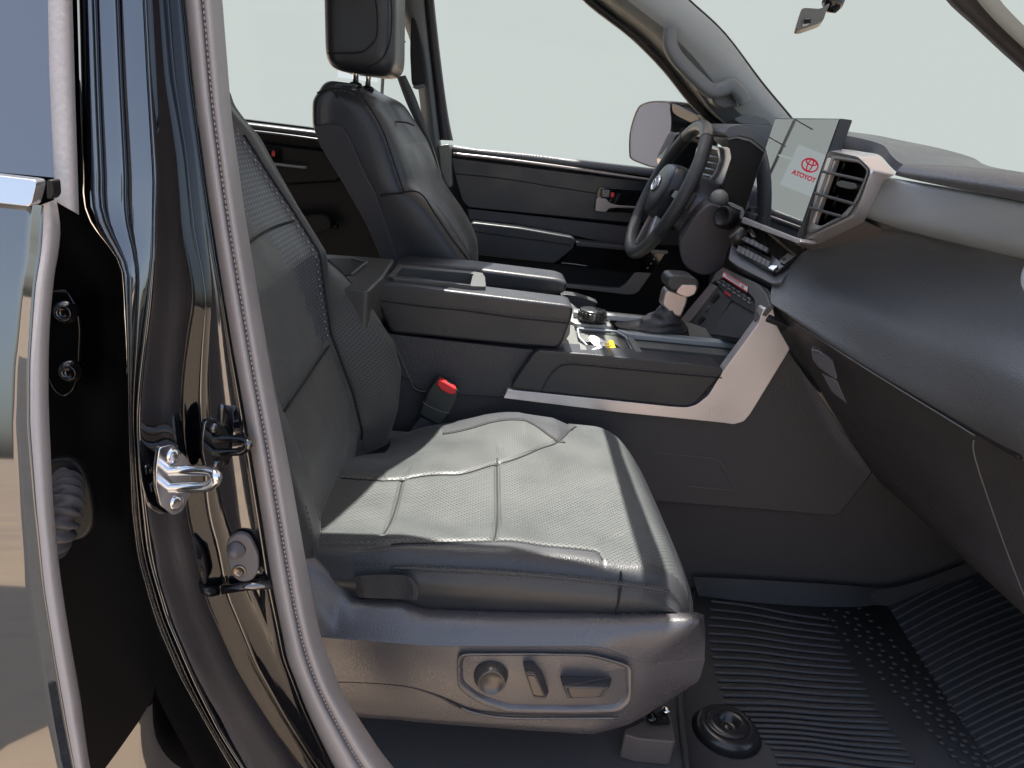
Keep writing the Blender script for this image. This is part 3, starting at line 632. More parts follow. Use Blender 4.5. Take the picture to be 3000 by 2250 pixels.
taper('latch_recess', WY(B4([(490, 1165, 1.315), (600, 1225, 1.275), (668, 1385, 1.24), (560, 1300, 1.28)]), 0), WY(B4([(500, 1180, 1.34), (600, 1240, 1.30), (655, 1375, 1.27), (570, 1300, 1.31)]), 0), plastic_l, da, bevel=.002)
tube('lock_cylinder', [W(*B4([(500+18*math.cos(a), 1102+28*math.sin(a))])[0], y=1.318) for a in [k*math.pi/8 for k in range(16)]], .0012, pgrey, lt, closed=True, seg=6)
tube('side_gap', smooth(WY([(2853, 1290, .965), (2859, 1351, .955), (2939, 1586, .94), (3010, 1770, .93)], 0), 5), .0012, mat('edge_catch', (.09, .08, .075), .4), da)
# silver trim panel
S0 = [(2583, 522, 1.335), (2700, 540, 1.24), (3000, 596, 1.02), (3250, 640, .92)]
S1 = [(2566, 560, 1.33), (2690, 585, 1.23), (3000, 655, 1.01), (3250, 705, .91)]
S2 = [(2546, 610, 1.33), (2672, 648, 1.23), (3000, 728, 1.01), (3250, 790, .90)]
S3 = [(2536, 634, 1.345), (2664, 674, 1.25), (3000, 756, 1.03), (3250, 815, .91)]
loft('trim_panel', [WY([(a, b, y+.02) for a, b, y in S0], 0), WY(S0, 0), WY(S1, 0), WY(S2, 0), WY(S3, 0), WY([(a, b+4, y+.03) for a, b, y in S3], 0)], silver_d, da, n=40, cross=4)
# upper pad
P0 = [(2622, 512, 1.32), (2700, 530, 1.23), (3000, 590, 1.01), (3250, 640, .90)]
P1 = [(2630, 498, 1.31), (2720, 510, 1.21), (3000, 558, .99), (3250, 600, .88)]
P2 = [(2650, 481, 1.34), (2760, 488, 1.24), (3000, 520, 1.05), (3250, 555, .94)]
P3 = [(2670, 478, 1.56), (2800, 484, 1.47), (3000, 505, 1.25), (3250, 530, 1.1)]
loft('upper_pad', [WY([(a, b, y+.04) for a, b, y in P0], 0), WY(P0, 0), WY(P1, 0), WY(P2, 0), WY(P3, 0)], dash_l, da, n=40, cross=5)
# far top sheet with the centre hump
D0 = [(2440, 380, 1.80), (2486, 386, 1.72), (2560, 396, 1.68), (2645, 412, 1.64), (2760, 436, 1.60), (2850, 462, 1.58), (2905, 490, 1.56), (3100, 520, 1.4)]
D1 = [(2440, 385, 1.66), (2486, 392, 1.58), (2560, 402, 1.54), (2640, 425, 1.50), (2740, 455, 1.46), (2840, 472, 1.44), (2900, 494, 1.42), (3100, 530, 1.3)]
D2 = [(2440, 392, 1.56), (2484, 398, 1.52), (2540, 410, 1.47), (2588, 426, 1.42), (2612, 456, 1.38), (2640, 478, 1.36), (2700, 500, 1.32), (3100, 560, 1.1)]
D3 = [(2440, 440, 1.54), (2470, 437, 1.50), (2535, 446, 1.45), (2577, 455, 1.40), (2606, 485, 1.37), (2634, 508, 1.35), (2700, 530, 1.30), (3100, 600, 1.1)]
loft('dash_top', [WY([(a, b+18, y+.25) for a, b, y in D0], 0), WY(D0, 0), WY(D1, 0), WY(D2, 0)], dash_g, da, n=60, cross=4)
loft('dash_step', [WY(D2, 0), WY(D3, 0)], mat('step_dark', (.02, .021, .022), .5), da, n=60)  # shaded side of the hump, its shade put into a darker colour
# dash core behind everything
prism('dash_core', [V((1.15, 1.1, .20)), V((.90, 1.1, .90)), V((.92, 1.1, .96)), V((1.12, 1.1, .96)), V((1.35, 1.1, .2))], V((0, 1.35, 0)), black, da)
# driver side dash: face, hood, cluster
face = K6([(560, 1240), (700, 1000), (790, 930), (1000, 1030), (960, 1080), (950, 1180), (900, 1290), (880, 1390), (740, 1450), (600, 1380)])
prism('knee_panel', rnd(WY(face, 1.86), .02), V((.1, .45, 0)), mat('knee_plastic', (.05, .043, .047), .5, bump=('v', 600, .4), vary=.15), da, bevel=.02)
prism('driver_dash', [V((.76, 1.86, .55)), V((.74, 1.86, .95)), V((.78, 1.86, 1.0)), V((.95, 1.86, .97)), V((.95, 1.86, .4))], V((0, .58, 0)), dash_l, da, bevel=.02)
prism('instrument_hood', rnd(WY([(2123, 391), (2136, 372), (2160, 365), (2195, 374), (2232, 393), (2264, 420), (2266, 466), (2236, 434), (2200, 405), (2165, 397), (2133, 404)], 1.93), .006), V((.015, .40, 0)), dash_l, da, bevel=.008)
prism('hood_lens_trim', rnd(WY([(2130, 404), (2163, 398), (2200, 407), (2236, 436), (2246, 452), (2238, 446), (2198, 415), (2160, 405), (2133, 410)], 1.935), .001), V((.0, .36, 0)), mat('lens_trim', (.16, .17, .165), .3), da, bevel=.001)
prism('hood_top', rnd(WY([(2152, 369), (2170, 364), (2262, 366), (2310, 372), (2310, 430), (2264, 422), (2200, 385)], 1.985), .004), V((.02, .34, 0)), pgrey, da, bevel=.005)
prism('cluster_side', rnd(WY(K6([(905, 500), (1050, 480), (1185, 560), (1150, 640), (1010, 1040), (930, 960), (870, 860), (885, 760), (930, 620)]), 1.94), .006), V((.14, .38, .02)), black, da, bevel=.008)
prism('cluster_trim', rnd(WY(K6([(905, 940), (940, 935), (1010, 968), (1025, 1000), (1005, 1050), (990, 1040), (1000, 990), (930, 960)]), 1.90), .002), V((0, .02, 0)), silver_d, da, bevel=.002)
# left vent
vl = prism('vent_surround', rnd(WX(K6([(826, 545), (900, 545), (955, 580), (960, 605), (930, 620), (880, 770), (840, 860), (800, 870), (760, 830), (800, 760), (850, 650)]), .66), .004), V((.06, 0, 0)), silver, da, bevel=.006)
tube('vent_ring', smooth(WX(K6([(700, 560), (770, 545), (845, 562), (858, 590), (855, 650), (820, 735), (770, 785), (700, 795), (690, 700)]), .655), 3, closed=True), .0055, mat('vent_ring_silver', (.6, .63, .68), .3, metal=.6), da, closed=True)
prism('vent_core', WX(K6([(700, 560), (845, 562), (855, 650), (770, 785), (690, 790)]), .68), V((.05, 0, 0)), black, da)
for k in range(4):
    tube('vent_slat', WX(K6([(690, 592+k*45), (845-k*12, 622+k*44)]), .662), .0035, silver_d, da, seg=6)
# A pillar foot on dash: speaker hump
prism('defroster_cowl', rnd(WY(K6([(945, 350), (1000, 325), (1100, 328), (1180, 350), (1215, 390), (1080, 392), (990, 385)]), 2.33), .01), V((.03, .1, 0)), pgrey, da, bevel=.012)
# ---- screen
SX = W(2273, 347, y=1.78); 
spl = plane(W(2273, 347, y=1.78), W(2176, 639, y=1.78), W(2336, 700, y=1.452))
scr = WP(K6([(1240, 350), (1010, 1045), (1388, 1192), (1680, 350)]), spl)
screen = prism('display_housing', rnd(WP([(2270, 345), (2174, 641), (2337, 704), (2463, 347)], spl), .003), V((.023, 0, 0)), mat('display_case', (.016, .017, .019), .35), da, bevel=.003)
sglass = mat('screen_glass', (.012, .016, .02), .012, ior=5.0)
prism('display_glass', [p+V((-.0015, 0, 0)) for p in WP([(2273, 349), (2178, 639), (2335, 699), (2459, 350)], spl)], V((.001, 0, 0)), sglass, screen)
prism('display_bezel', WP([(2173, 643), (2178, 636), (2335, 698), (2344, 700), (2346, 709), (2336, 713), (2171, 652)], (spl[0]+V((-.004, 0, 0)), spl[1])), V((.03, 0, 0)), silver, da, bevel=.001)
# ---- right vent, its silver surround faces the cabin
XV = .620
v_h = [(2447, 468), (2518, 479), (2540, 502), (2531, 526), (2503, 590), (2467, 629), (2406, 663), (2383, 654)]
v_o = [(2428, 441), (2514, 459), (2550, 494), (2549, 512), (2528, 575), (2505, 633), (2346, 708), (2337, 699)]
v_b = [(2468, 436), (2574, 455), (2623, 511), (2590, 528), (2562, 585), (2532, 650), (2368, 730), (2352, 716)]
def ven(name, a, xa, b, xb, m, parent=da, **k):
    A_ = WX(a, xa); B_ = WX(b, xb); bm = bmesh.new(); va = [bm.verts.new(p) for p in A_]; vb = [bm.verts.new(p) for p in B_]
    for i in range(len(a)): j = (i+1) % len(a); bm.faces.new((va[i], va[j], vb[j], vb[i]))
    return link(name, bm, m, parent, smooth=False, **k)
v_m = [(a[0]+(b[0]-a[0])*.12, a[1]+(b[1]-a[1])*.12) for a, b in zip(v_o, v_b)]
def sub3(p, n=5):
    q = smooth([V((a, b, 0)) for a, b in p], 1, closed=True); q = rnd([V((a, b, 0)) for a, b in p], 9, 3); return [(v.x, v.y) for v in q]
hA, oA, mA, bA = sub3(v_h), sub3(v_o), sub3(v_m), sub3(v_b)
bm = bmesh.new(); rings_ = []
for pts_, x_ in ((hA, XV+.07), (hA, XV+.002), ([(a[0]*.8+b[0]*.2, a[1]*.8+b[1]*.2) for a, b in zip(hA, oA)], XV-.001), ([(a[0]*.55+b[0]*.45, a[1]*.55+b[1]*.45) for a, b in zip(hA, oA)], XV-.001), ([(a[0]*.5+b[0]*.5, a[1]*.5+b[1]*.5) for a, b in zip(hA, oA)], XV+.002), (oA, XV), (mA, XV+.004), (bA, XV+.045), (bA, XV+.06)):
    rings_.append([bm.verts.new(p) for p in WX(pts_, x_)])
for k, (a, b) in enumerate(zip(rings_, rings_[1:])):
    for i in range(len(a)):
        j = (i+1) % len(a); f = bm.faces.new((a[i], a[j], b[j], b[i])); f.material_index = 0 if k >= 5 else (1 if k > 0 else 2)
vs = link('vent_surround', bm, [silver, mat('vent_ring_grey', (.19, .185, .18), .35, metal=.4), black], da, bevel=.0015, seg=2, ang=25)
prism('vent_core', WX(v_h, XV+.045), V((.01, 0, 0)), black, da)
sg_ = mat('slat_grey', (.055, .055, .056), .38)
for a, b in (((2407, 497), (2528, 523)), ((2385, 561), (2505, 594)), ((2370, 604), (2466, 630))):
    pa, pb = W(*a, x=XV-.006), W(*b, x=XV-.002)
    prism('vent_slat', [pa, pb, pb+V((.010, 0, -.001)), pa+V((.020, 0, -.002))], V((0, 0, -.0050)), sg_, da, bevel=.0015)
prism('vent_post', WX([(2424, 461), (2446, 468), (2382, 655), (2360, 652)], XV+.0005), V((.010, 0, 0)), silver, da, bevel=.0015)
prism('vent_tab', rnd(WX(K6([(1655, 795), (1690, 778), (1790, 800), (1800, 832), (1760, 842), (1670, 822)]), XV-.003), .004), V((.014, 0, 0)), mat('tab_black', (.03, .03, .032), .3), da, bevel=.003)
for q in ((1690, 720, 1640, 860), (1672, 885, 1640, 960), (1720, 650, 1700, 700), (1600, 1000, 1580, 1050)):
    tube('vent_blade', WX(K6([(q[0], q[1]), (q[2], q[3])]), XV+.025), .0028, mat('blade', (.05, .05, .05), .35) if 'blade' not in bpy.data.materials else bpy.data.materials['blade'], da, seg=6)
taper('vent_underside', WY([(2346, 712, 1.47), (2505, 636, 1.345), (2535, 648, 1.34), (2612, 684, 1.36), (2380, 734, 1.52)], 0), WY([(2346, 714, 1.52), (2505, 640, 1.385), (2535, 654, 1.38), (2612, 688, 1.40), (2380, 736, 1.56)], 0), mat('underside_bronze', (.20, .175, .165), .4, metal=.4), da)
# ---- climate control panel
cp = plane(W(2150, 700, y=1.76), W(2269, 795, y=1.545), W(2362, 727, y=1.55))
cn = cp[1] if cp[1].z > 0 else -cp[1]
cpl_ = lambda pts, h=0: [p+cn*h for p in WP(K6(pts), cp)]
cc = prism('climate_panel', rnd(cpl_([(1050, 1085), (1200, 1100), (1455, 1250), (1260, 1400), (1215, 1420), (960, 1270), (925, 1190), (960, 1110)]), .006), cn*-.03, gloss, da, bevel=.003)
prism('panel_housing', rnd(cpl_([(950, 1090), (910, 1200), (890, 1300), (960, 1350), (1200, 1470), (1260, 1455), (1290, 1400), (1470, 1255), (1400, 1200)], -.012), .01), cn*-.07+V((.02, 0, 0)), dash_l, da, bevel=.010)
for k in range(8):
    t0 = k/8; t1 = (k+.9)/8
    a0 = (985+t0*225, 1235+t0*118); a1_ = (985+t1*225, 1235+t1*118)
    prism('button', rnd(cpl_([a0, a1_, (a1_[0]-14, a1_[1]+42), (a0[0]-14, a0[1]+42)]), .0015), cn*.004, mat('button_grey', (.06, .062, .065), .4) if k == 0 else bpy.data.materials['button_grey'], cc, bevel=.0012)
for k in range(6):
    t0 = k/6; t1 = (k+.9)/6
    a0 = (1015+t0*190, 1178+t0*95); a1_ = (1015+t1*190, 1178+t1*95)
    prism('button', rnd(cpl_([a0, a1_, (a1_[0]-10, a1_[1]+30), (a0[0]-10, a0[1]+30)], .004), .0015), cn*.006, bpy.data.materials['button_grey'], cc, bevel=.0015)
kc = W(*K6([(965, 1155)])[0], y=1.74)
lathe('volume_knob', kc, (-.75, .05, .55), [(.021, -.02), (.0215, 0), (.019, .006), (.017, .008), (.004, .008)], mat('knob', (.05, .048, .045), .3, metal=.4), cc)
prism('power_outlet', rnd(cpl_([(1265, 1350), (1330, 1295), (1372, 1315), (1300, 1370)], .002), .002), cn*.003, mat('outlet', (.16, .16, .16), .4), cc, bevel=.001)
prism('outlet_slot', cpl_([(1290, 1343), (1305, 1330), (1320, 1338), (1305, 1350)], .0055), cn*.0006, seam, cc)
prism('chrome_end', rnd(cpl_([(1070, 1135), (1085, 1135), (1112, 1180), (1100, 1195), (1075, 1175)], .001), .002), cn*.008, chrome, cc, bevel=.001)
prism('chrome_end', rnd(cpl_([(1215, 1380), (1262, 1385), (1225, 1418), (1192, 1400)], .001), .002), cn*.005, chrome, cc, bevel=.001)
# near side passenger vent, edge of frame
pv = lathe('passenger_vent', W(3066, 805, y=.82), (-1, -.2, .1), [(.028, -.03), (.030, 0), (.026, .006), (.021, .004), (.018, -.008), (.002, -.008)], mat('vent_pale', (.42, .46, .5), .3, metal=.5), da)

# ------------------------------------------------------------------ steering column and wheel
col = T('steering_column', 'dark steering column with round tipped stalk behind the wheel', 'steering column', (.6, 2.1, .8))
wc = V((.50, 2.12, .858)); wn_ = V((-.388, 0, .145)).normalized(); wu = V((.145, 0, .388)).normalized(); ws_ = V((0, 1, 0))
tube('column_shroud', [wc-wn_*.03, wc-wn_*.06, wc-wn_*.12, wc-wn_*.20], [.055, .075, .085, .09], plastic_l, col, seg=24)
def k6(q, y): return W(*K6([q])[0], y=y)
tube('stalk', smooth([k6((920, 985), 1.98), k6((870, 935), 1.93), k6((845, 900), 1.90)], 5), [.010]*6+[.011]*5, plastic_l, col)
lathe('stalk_tip', k6((848, 905), 1.905), (-.55, -.5, .35), [(.006, -.022), (.017, -.016), (.0215, -.004), (.021, .008), (.016, .017), (.006, .021)], mat('stalk_tip', (.17, .17, .155), .45), col)
lathe('ignition_bezel', k6((868, 1030), 1.80), (-.8, -.5, .2), [(.026, -.03), (.026, 0), (.022, .005), (.018, .0), (.004, -.006)], black, col)
stw = T('steering_wheel', 'black leather wrapped steering wheel with oval emblem on its hub', 'steering wheel', wc)
def wp(a, r, h=0): return wc+(ws_*math.cos(a)+wu*math.sin(a))*r+wn_*h
N = 96
def rimmat(co):
    d = co-wc; a = math.degrees(math.atan2(d.dot(wu), -d.y)) % 360
    return 1 if (a < 55 or a > 325 or 125 < a < 215) else 0
perf_rim = mat('rim_perforated', (.032, .034, .036), .5, bump=('v', 330, 1.0))
rim_s = mat('rim_smooth', (.085, .088, .084), .34, bump=('v', 500, .3), vary=.2)
bm = bmesh.new(); tube('', [wp(2*math.pi*k/N, .184) for k in range(N)], .0175, rim_s, closed=True, seg=16, bm0=bm, up=wn_)
for f in bm.faces: f.material_index = rimmat(f.calc_center_median())
link('rim', bm, [rim_s, perf_rim], stw)
for a in (55, 125, 215, 325):
    aa = math.radians(180-a); c0 = wp(aa, .184); tv = (ws_*-math.sin(aa)+wu*math.cos(aa)); rv_ = (c0-wc).normalized()
    tube('rim_seam', [c0+(rv_*math.cos(k*math.pi/8)+wn_*math.sin(k*math.pi/8))*.0178 for k in range(16)], .0009, seam, stw, closed=True, seg=5)
hubo = [(-.062, .062), (0, .070), (.062, .062), (.080, .03), (.078, -.01), (.05, -.055), (.02, -.075), (-.02, -.075), (-.05, -.055), (-.078, -.01), (-.080, .03)]
hub = smooth([wc+ws_*a+wu*b+wn_*.0 for a, b in hubo], 4, closed=True)
hr_ = []
for k, h in ((1.05, -.045), (1.06, -.01), (1.0, .012), (.9, .024), (.6, .031), (.3, .033), (.01, .034)):
    rr = [wc+(p-wc)*k+wn_*h for p in hub]; rr.append(rr[0]); hr_.append(rr)
hb_ = loft('hub', hr_, leather_s, stw, cross=3)
tube('seam', [wc+(p-wc)*.93+wn_*.0215 for p in hub], .0013, seam, hb_, closed=True, seg=5)
def ell(cx, cy, a, b, r, n=32): return [wc+ws_*(cx+a*math.cos(t))+wu*(cy+b*math.sin(t))+wn_*.036 for t in [k*2*math.pi/n for k in range(n)]]
em = tube('emblem', ell(0, .004, .029, .020, .002), .0026, chrome, hb_, closed=True)
tube('emblem_loop', ell(0, .004, .0085, .0185, .002), .0022, chrome, em, closed=True)
tube('emblem_loop', ell(0, .014, .0185, .0075, .002), .0022, chrome, em, closed=True)
spk = mat('spoke_silver', (.5, .47, .47), .3, metal=.75)
for s in (-1, 1):
    p = [wp(math.radians(90-s*76), .070, .0), wp(math.radians(90-s*102), .066, 0), wp(math.radians(90-s*98), .176, -.012), wp(math.radians(90-s*82), .176, -.012)]
    prism('spoke', p, wn_*-.022, leather_s, stw, bevel=.006)
    p = [wp(math.radians(270+s*30), .070, .002), wp(math.radians(270+s*12), .070, .002), wp(math.radians(270+s*15), .174, -.008), wp(math.radians(270+s*24), .174, -.008)]
    prism('lower_spoke', p, wn_*-.018, spk, stw, bevel=.004)
    p = [wp(math.radians(90-s*84), .082, .010), wp(math.radians(90-s*96), .082, .010), wp(math.radians(90-s*95), .140, .004), wp(math.radians(90-s*85), .140, .004)]
    prism('switch_pad', rnd(p, .004), wn_*-.01, gloss, stw, bevel=.002)

# ------------------------------------------------------------------ centre console
cs = T('centre_console', 'long black centre console with padded armrest lids and satin silver sweep', 'console', (.2, 1.6, 0))
YS = 1.50
side = A([(640, 780), (1300, 880), (1600, 905), (1690, 735), (1705, 760), (1885, 1020), (1810, 1115), (1440, 1085), (1300, 1075), (640, 1060)])
prism('side_panel', rnd(WY(side, YS+.012), .01), V((0, .05, 0)), plastic, cs, bevel=.004)
prism('upper_side', rnd(WY(B2([(150, 700), (405, 772), (1000, 840), (1600, 905), (1540, 980), (1310, 1288), (700, 1240), (610, 1215), (560, 1150), (200, 1000)]), YS+.004), .008), V((0, .1, 0)), plastic, cs, bevel=.005)
tube('panel_seam', smooth(WY(B2([(405, 790), (480, 960), (570, 1170), (610, 1220), (690, 1240)]), YS+.003), 5), .0012, pgrey, cs)
tube('pocket_outline', smooth(WY(B7([(-160, 40), (0, 60), (150, 75), (200, 110), (262, 225), (230, 235), (15, 215)]), YS+.0105), 5), .0013, pgrey, cs)
sw = [(1474, 1167), (1488, 1139), (1500, 1142), (1750, 1168), (1970, 1191), (2017, 1193), (2042, 1185), (2075, 1159), (2122, 1083), (2223, 946), (2236, 905), (2262, 893), (2276, 954), (2314, 1022), (2300, 1047), (2198, 1214), (2180, 1235), (2151, 1244), (2115, 1239), (1825, 1210)]
prism('silver_sweep', rnd(WY(sw, YS-.012), .004), V((0, .03, 0)), silver, cs, bevel=.011, seg=1)
pad = B3([(0, 1180), (5, 1210), (240, 1238), (1400, 1362), (1480, 1337), (1560, 1250), (1705, 1085), (1705, 1045), (1640, 1030), (1000, 968), (600, 930), (230, 905), (170, 930), (60, 1090)])
prism('side_pad', rnd(WY(pad, YS-.02), .008), V((0, .07, 0)), leather_s, cs, bevel=.020, seg=6)
st_ = B3([(235, 1232), (300, 1110), (370, 1035), (450, 1010), (540, 1012), (990, 1055), (1700, 1118)])
tube('seam', smooth(WY([(a, b+3) for a, b in st_], YS-.0205), 6), .0013, seam, cs)
stitches('stitching', smooth(WY([(a, b-2) for a, b in st_], YS-.0212), 6), stitch, cs, step=.0065, r=.0011, ln=.0045)
# lids
def lid(pts, y0, y1, m, parent=cs, b=.012):
    return prism('armrest_lid', rnd(WY(pts, y0), .012), V((0, y1-y0, 0)), m, parent, bevel=b, seg=4)
nl = lid(B2([(252, 400), (300, 360), (330, 350), (1840, 535), (1882, 560), (1868, 640), (1850, 700), (1785, 860), (1740, 892), (400, 762), (290, 520)]), YS, 1.585, leather_s)
nl.data.materials[0] = leather_s
tube('seam', smooth(WY(B2([(305, 502), (700, 552), (1000, 582), (1400, 638), (1830, 682)]), YS-.001), 5), .0014, seam, nl)
stitches('stitching', smooth(WY(B2([(310, 485), (700, 535), (1000, 565), (1400, 620), (1840, 662)]), YS-.0015), 5), stitch, nl, step=.0065, r=.0010, ln=.0045)
prism('lid_latch', rnd(WY(B2([(1830, 700), (1855, 690), (1850, 770), (1815, 825), (1780, 815)]), YS+.02), .002), V((0, .03, 0)), plastic_l, nl, bevel=.002)
fl_ = lid(B2([(430, 215), (500, 190), (1080, 235), (1760, 320), (1828, 350), (1830, 400), (1795, 450), (1600, 440), (1100, 400), (430, 300)]), 1.735, 1.835, leather_s)
# tray between the lids
prism('tray_floor', WY(B2([(350, 380), (1170, 470), (1170, 520), (350, 420)]), 1.585), V((0, .15, 0)), mat('tray_plastic', (.03, .029, .036), .4), cs)
tf = [W(*B2([p])[0], z=.668) for p in ((372, 305), (470, 205), (1090, 265), (1145, 275), (1165, 310), (1170, 385), (1060, 382))]
inn = [W(*B2([p])[0], z=.668) for p in ((420, 318), (492, 232), (1070, 280), (1070, 290), (1062, 300), (1045, 372), (1040, 378))]
bm = bmesh.new()
o1 = [bm.verts.new(p) for p in tf]; i1 = [bm.verts.new(p) for p in inn]; i2 = [bm.verts.new(p+V((0, 0, -.05))) for p in inn]; o2 = [bm.verts.new(p+V((0, 0, -.05))) for p in tf]
for k in range(7):
    j = (k+1) % 7
    bm.faces.new((o1[k], o1[j], i1[j], i1[k])); bm.faces.new((i1[k], i1[j], i2[j], i2[k])); bm.faces.new((o2[k], o2[j], o1[j], o1[k]))
link('tray_frame', bm, mat('tray_frame', (.075, .078, .076), .45, metal=.2), cs, smooth=False, bevel=.003)
# rear part with the cup recess
prism('console_rear', rnd([W(*B2([p])[0], z=.672) for p in ((-150, 120), (0, 130), (435, 160), (340, 310), (225, 420), (0, 395), (-150, 340))], .01), V((0, 0, -.18)), mat('console_top', (.05, .052, .052), .42, bump=('v', 600, .3)), cs, bevel=.008)
prism('rear_cup_recess', rnd([W(*B2([p])[0], z=.6735) for p in ((-100, 155), (90, 160), (205, 190), (190, 215), (80, 290), (-100, 300))], .006), V((0, 0, -.002)), black, cs)
tube('recess_edge', [W(*B2([p])[0], z=.674) for p in ((90, 162), (205, 190), (80, 288))], .003, pgrey, cs)
# top plate between armrest and dash
ZT = .600
ch = None
def wz(pts, z=ZT): return [W(*B3([p])[0], pl=(V((0, 1.52, .556+z-ZT)), V((0, -.20, 1)).normalized())) for p in pts]
prism('top_plate', rnd(wz([(360, 890), (420, 820), (480, 640), (500, 560), (1150, 625), (1400, 660), (1850, 830), (1700, 1040), (1100, 985), (600, 935)], .592), .004), V((0, 0, -.12)), mat('console_plate', (.12, .125, .12), .38, metal=.2, vary=.2), cs, bevel=.003)
prism('plate_rear', rnd(wz([(375, 885), (470, 690), (505, 700), (540, 830), (600, 860), (600, 930)], .602), .004), V((0, 0, -.02)), mat('console_plate2', (.10, .105, .10), .38), cs, bevel=.003)
tpz = bpy.data.objects['top_plate']
cupo = [(530, 725), (850, 750), (928, 800), (1000, 958), (650, 933), (612, 868), (545, 800)]
tro = [(960, 768), (1815, 850), (1685, 1025), (1105, 968)]
for oo, dp in ((cupo, .060), (tro, .030)):
    cut = prism('cut', wz(oo, .62), V((0, 0, -.02-dp)), black); bake(tpz, cut)
for p in tpz.data.polygons: p.use_smooth = False
prism('front_tray', wz(tro, .572), V((0, 0, -.004)), mat('tray_mat', (.025, .027, .032), .55, bump=('n', 300, .2)), cs)
prism('chrome_rail', wz([(850, 730), (940, 735), (1840, 823), (1815, 852), (950, 768)], .606), V((0, 0, -.012)), silver_d, cs, bevel=.002)
prism('side_rail', wz([(500, 575), (760, 595), (1120, 630), (1115, 645), (700, 612), (500, 590)], .622), V((0, 0, -.012)), silver_d, cs, bevel=.002)
# cup holder
ch = prism('cup_holder', wz(cupo, .545), V((0, 0, -.004)), mat('cup_floor', (.05, .05, .05), .35), cs)
tube('cup_rim', rnd(wz(cupo, .600), .006), .0026, silver_d, ch, closed=True)
prism('cup_divider', rnd(wz([(545, 845), (600, 870), (612, 930), (560, 925)], .612), .003), V((0, 0, -.02)), pgrey, ch, bevel=.003)
prism('cup_divider', rnd(wz([(935, 790), (985, 800), (1090, 970), (1030, 975)], .608), .003), V((0, 0, -.02)), pgrey, ch, bevel=.003)
prism('mode_plate', rnd(wz([(475, 600), (560, 605), (760, 620), (810, 705), (520, 685), (470, 660)], .608), .004), V((0, 0, -.02)), mat('plate_pale', (.28, .29, .29), .3, metal=.4), cs, bevel=.003)
kb = wz([(645, 655)], .610)[0]
lathe('drive_mode_dial', kb, (0, 0, 1), [(.030, 0), (.031, .006), (.0305, .020), (.028, .024), (.020, .0245), (.001, .0245)], mat('dial', (.035, .036, .037), .25, metal=.5), cs, seg=40)
for k in range(20):
    a = k*2*math.pi/20; p = kb+V((math.cos(a)*.0312, math.sin(a)*.0312, .013)); 
    box('dial_rib', p, (.003, .006, .012), mat('dial_rib', (.10, .10, .10), .25, metal=.7) if k == 0 else bpy.data.materials['dial_rib'], bpy.data.objects['drive_mode_dial'], bevel=.001, rot=Matrix.Rotation(a, 3, 'Z'))
# shifter
gate = prism('shift_gate', rnd(wz([(790, 640), (870, 640), (1420, 700), (1440, 775), (860, 720)], .608), .004), V((0, 0, -.01)), gloss, cs, bevel=.002)
def w3(p, y): return W(*B3([p])[0], y=y)
boot_b = smooth(wz([(850, 665), (1000, 655), (1150, 650), (1370, 665), (1410, 710), (1400, 760), (1200, 765), (1000, 735), (865, 715)], .610), 4, closed=True)
bc = w3((1290, 560), 1.66)
def bootl():
    rows = []
    top = [bc+V((math.cos(a)*.020, math.sin(a)*.018, math.sin(a)*.0)) for a in [2*math.pi*k/len(boot_b) for k in range(len(boot_b))]]
    # match directions
    def key(p, c): return math.atan2(p.y-c.y, p.x-c.x)
    cb_ = sum(boot_b, V())/len(boot_b)
    n = len(boot_b)
    for t in [0, .06, .15, .28, .42, .56, .7, .84, 1]:
        r = []
        for k, p in enumerate(boot_b):
            a = key(p, cb_); q = bc+V((math.cos(a)*.022, math.sin(a)*.020, -.008*math.cos(a)))
            s = t**.55 if t > 0 else 0
            v = p.lerp(q, s); v.z = p.z+(q.z-p.z)*(t**1.35)
            wv = .0045*math.sin(t*16+2.3*math.sin(a*2))*math.sin(math.pi*min(1, t*1.1+.05)); v += V((math.cos(a), math.sin(a), .2))*wv
            r.append(v)
        r.append(r[0].copy()); rows.append(r)
    return rows
sh = prism('shift_lever', rnd([w3(p, 1.64) for p in ((1235, 440), (1262, 405), (1330, 430), (1430, 450), (1420, 520), (1370, 640), (1300, 620), (1215, 540))], .006), V((0, .04, 0)), mat('lever_silver', (.42, .37, .37), .32, metal=.65), cs, bevel=.006)
loft('shift_boot', bootl(), mat('boot_leather', (.022, .023, .027), .45, bump=('n', 300, .4)), sh, cross=3)
prism('lever_cap', rnd([w3(p, 1.625) for p in ((1250, 350), (1275, 305), (1310, 293), (1440, 300), (1490, 320), (1520, 355), (1518, 400), (1490, 450), (1440, 478), (1350, 460), (1340, 420), (1290, 425), (1260, 385))], .006), V((0, .065, 0)), leather_s, sh, bevel=.012)
prism('lever_face', rnd([w3(p, 1.6215) for p in ((1330, 430), (1350, 400), (1380, 372), (1490, 375), (1500, 400), (1480, 450), (1420, 475), (1350, 452))], .004), V((0, .006, 0)), mat('face_silver', (.55, .46, .45), .3, metal=.6), sh, bevel=.002)
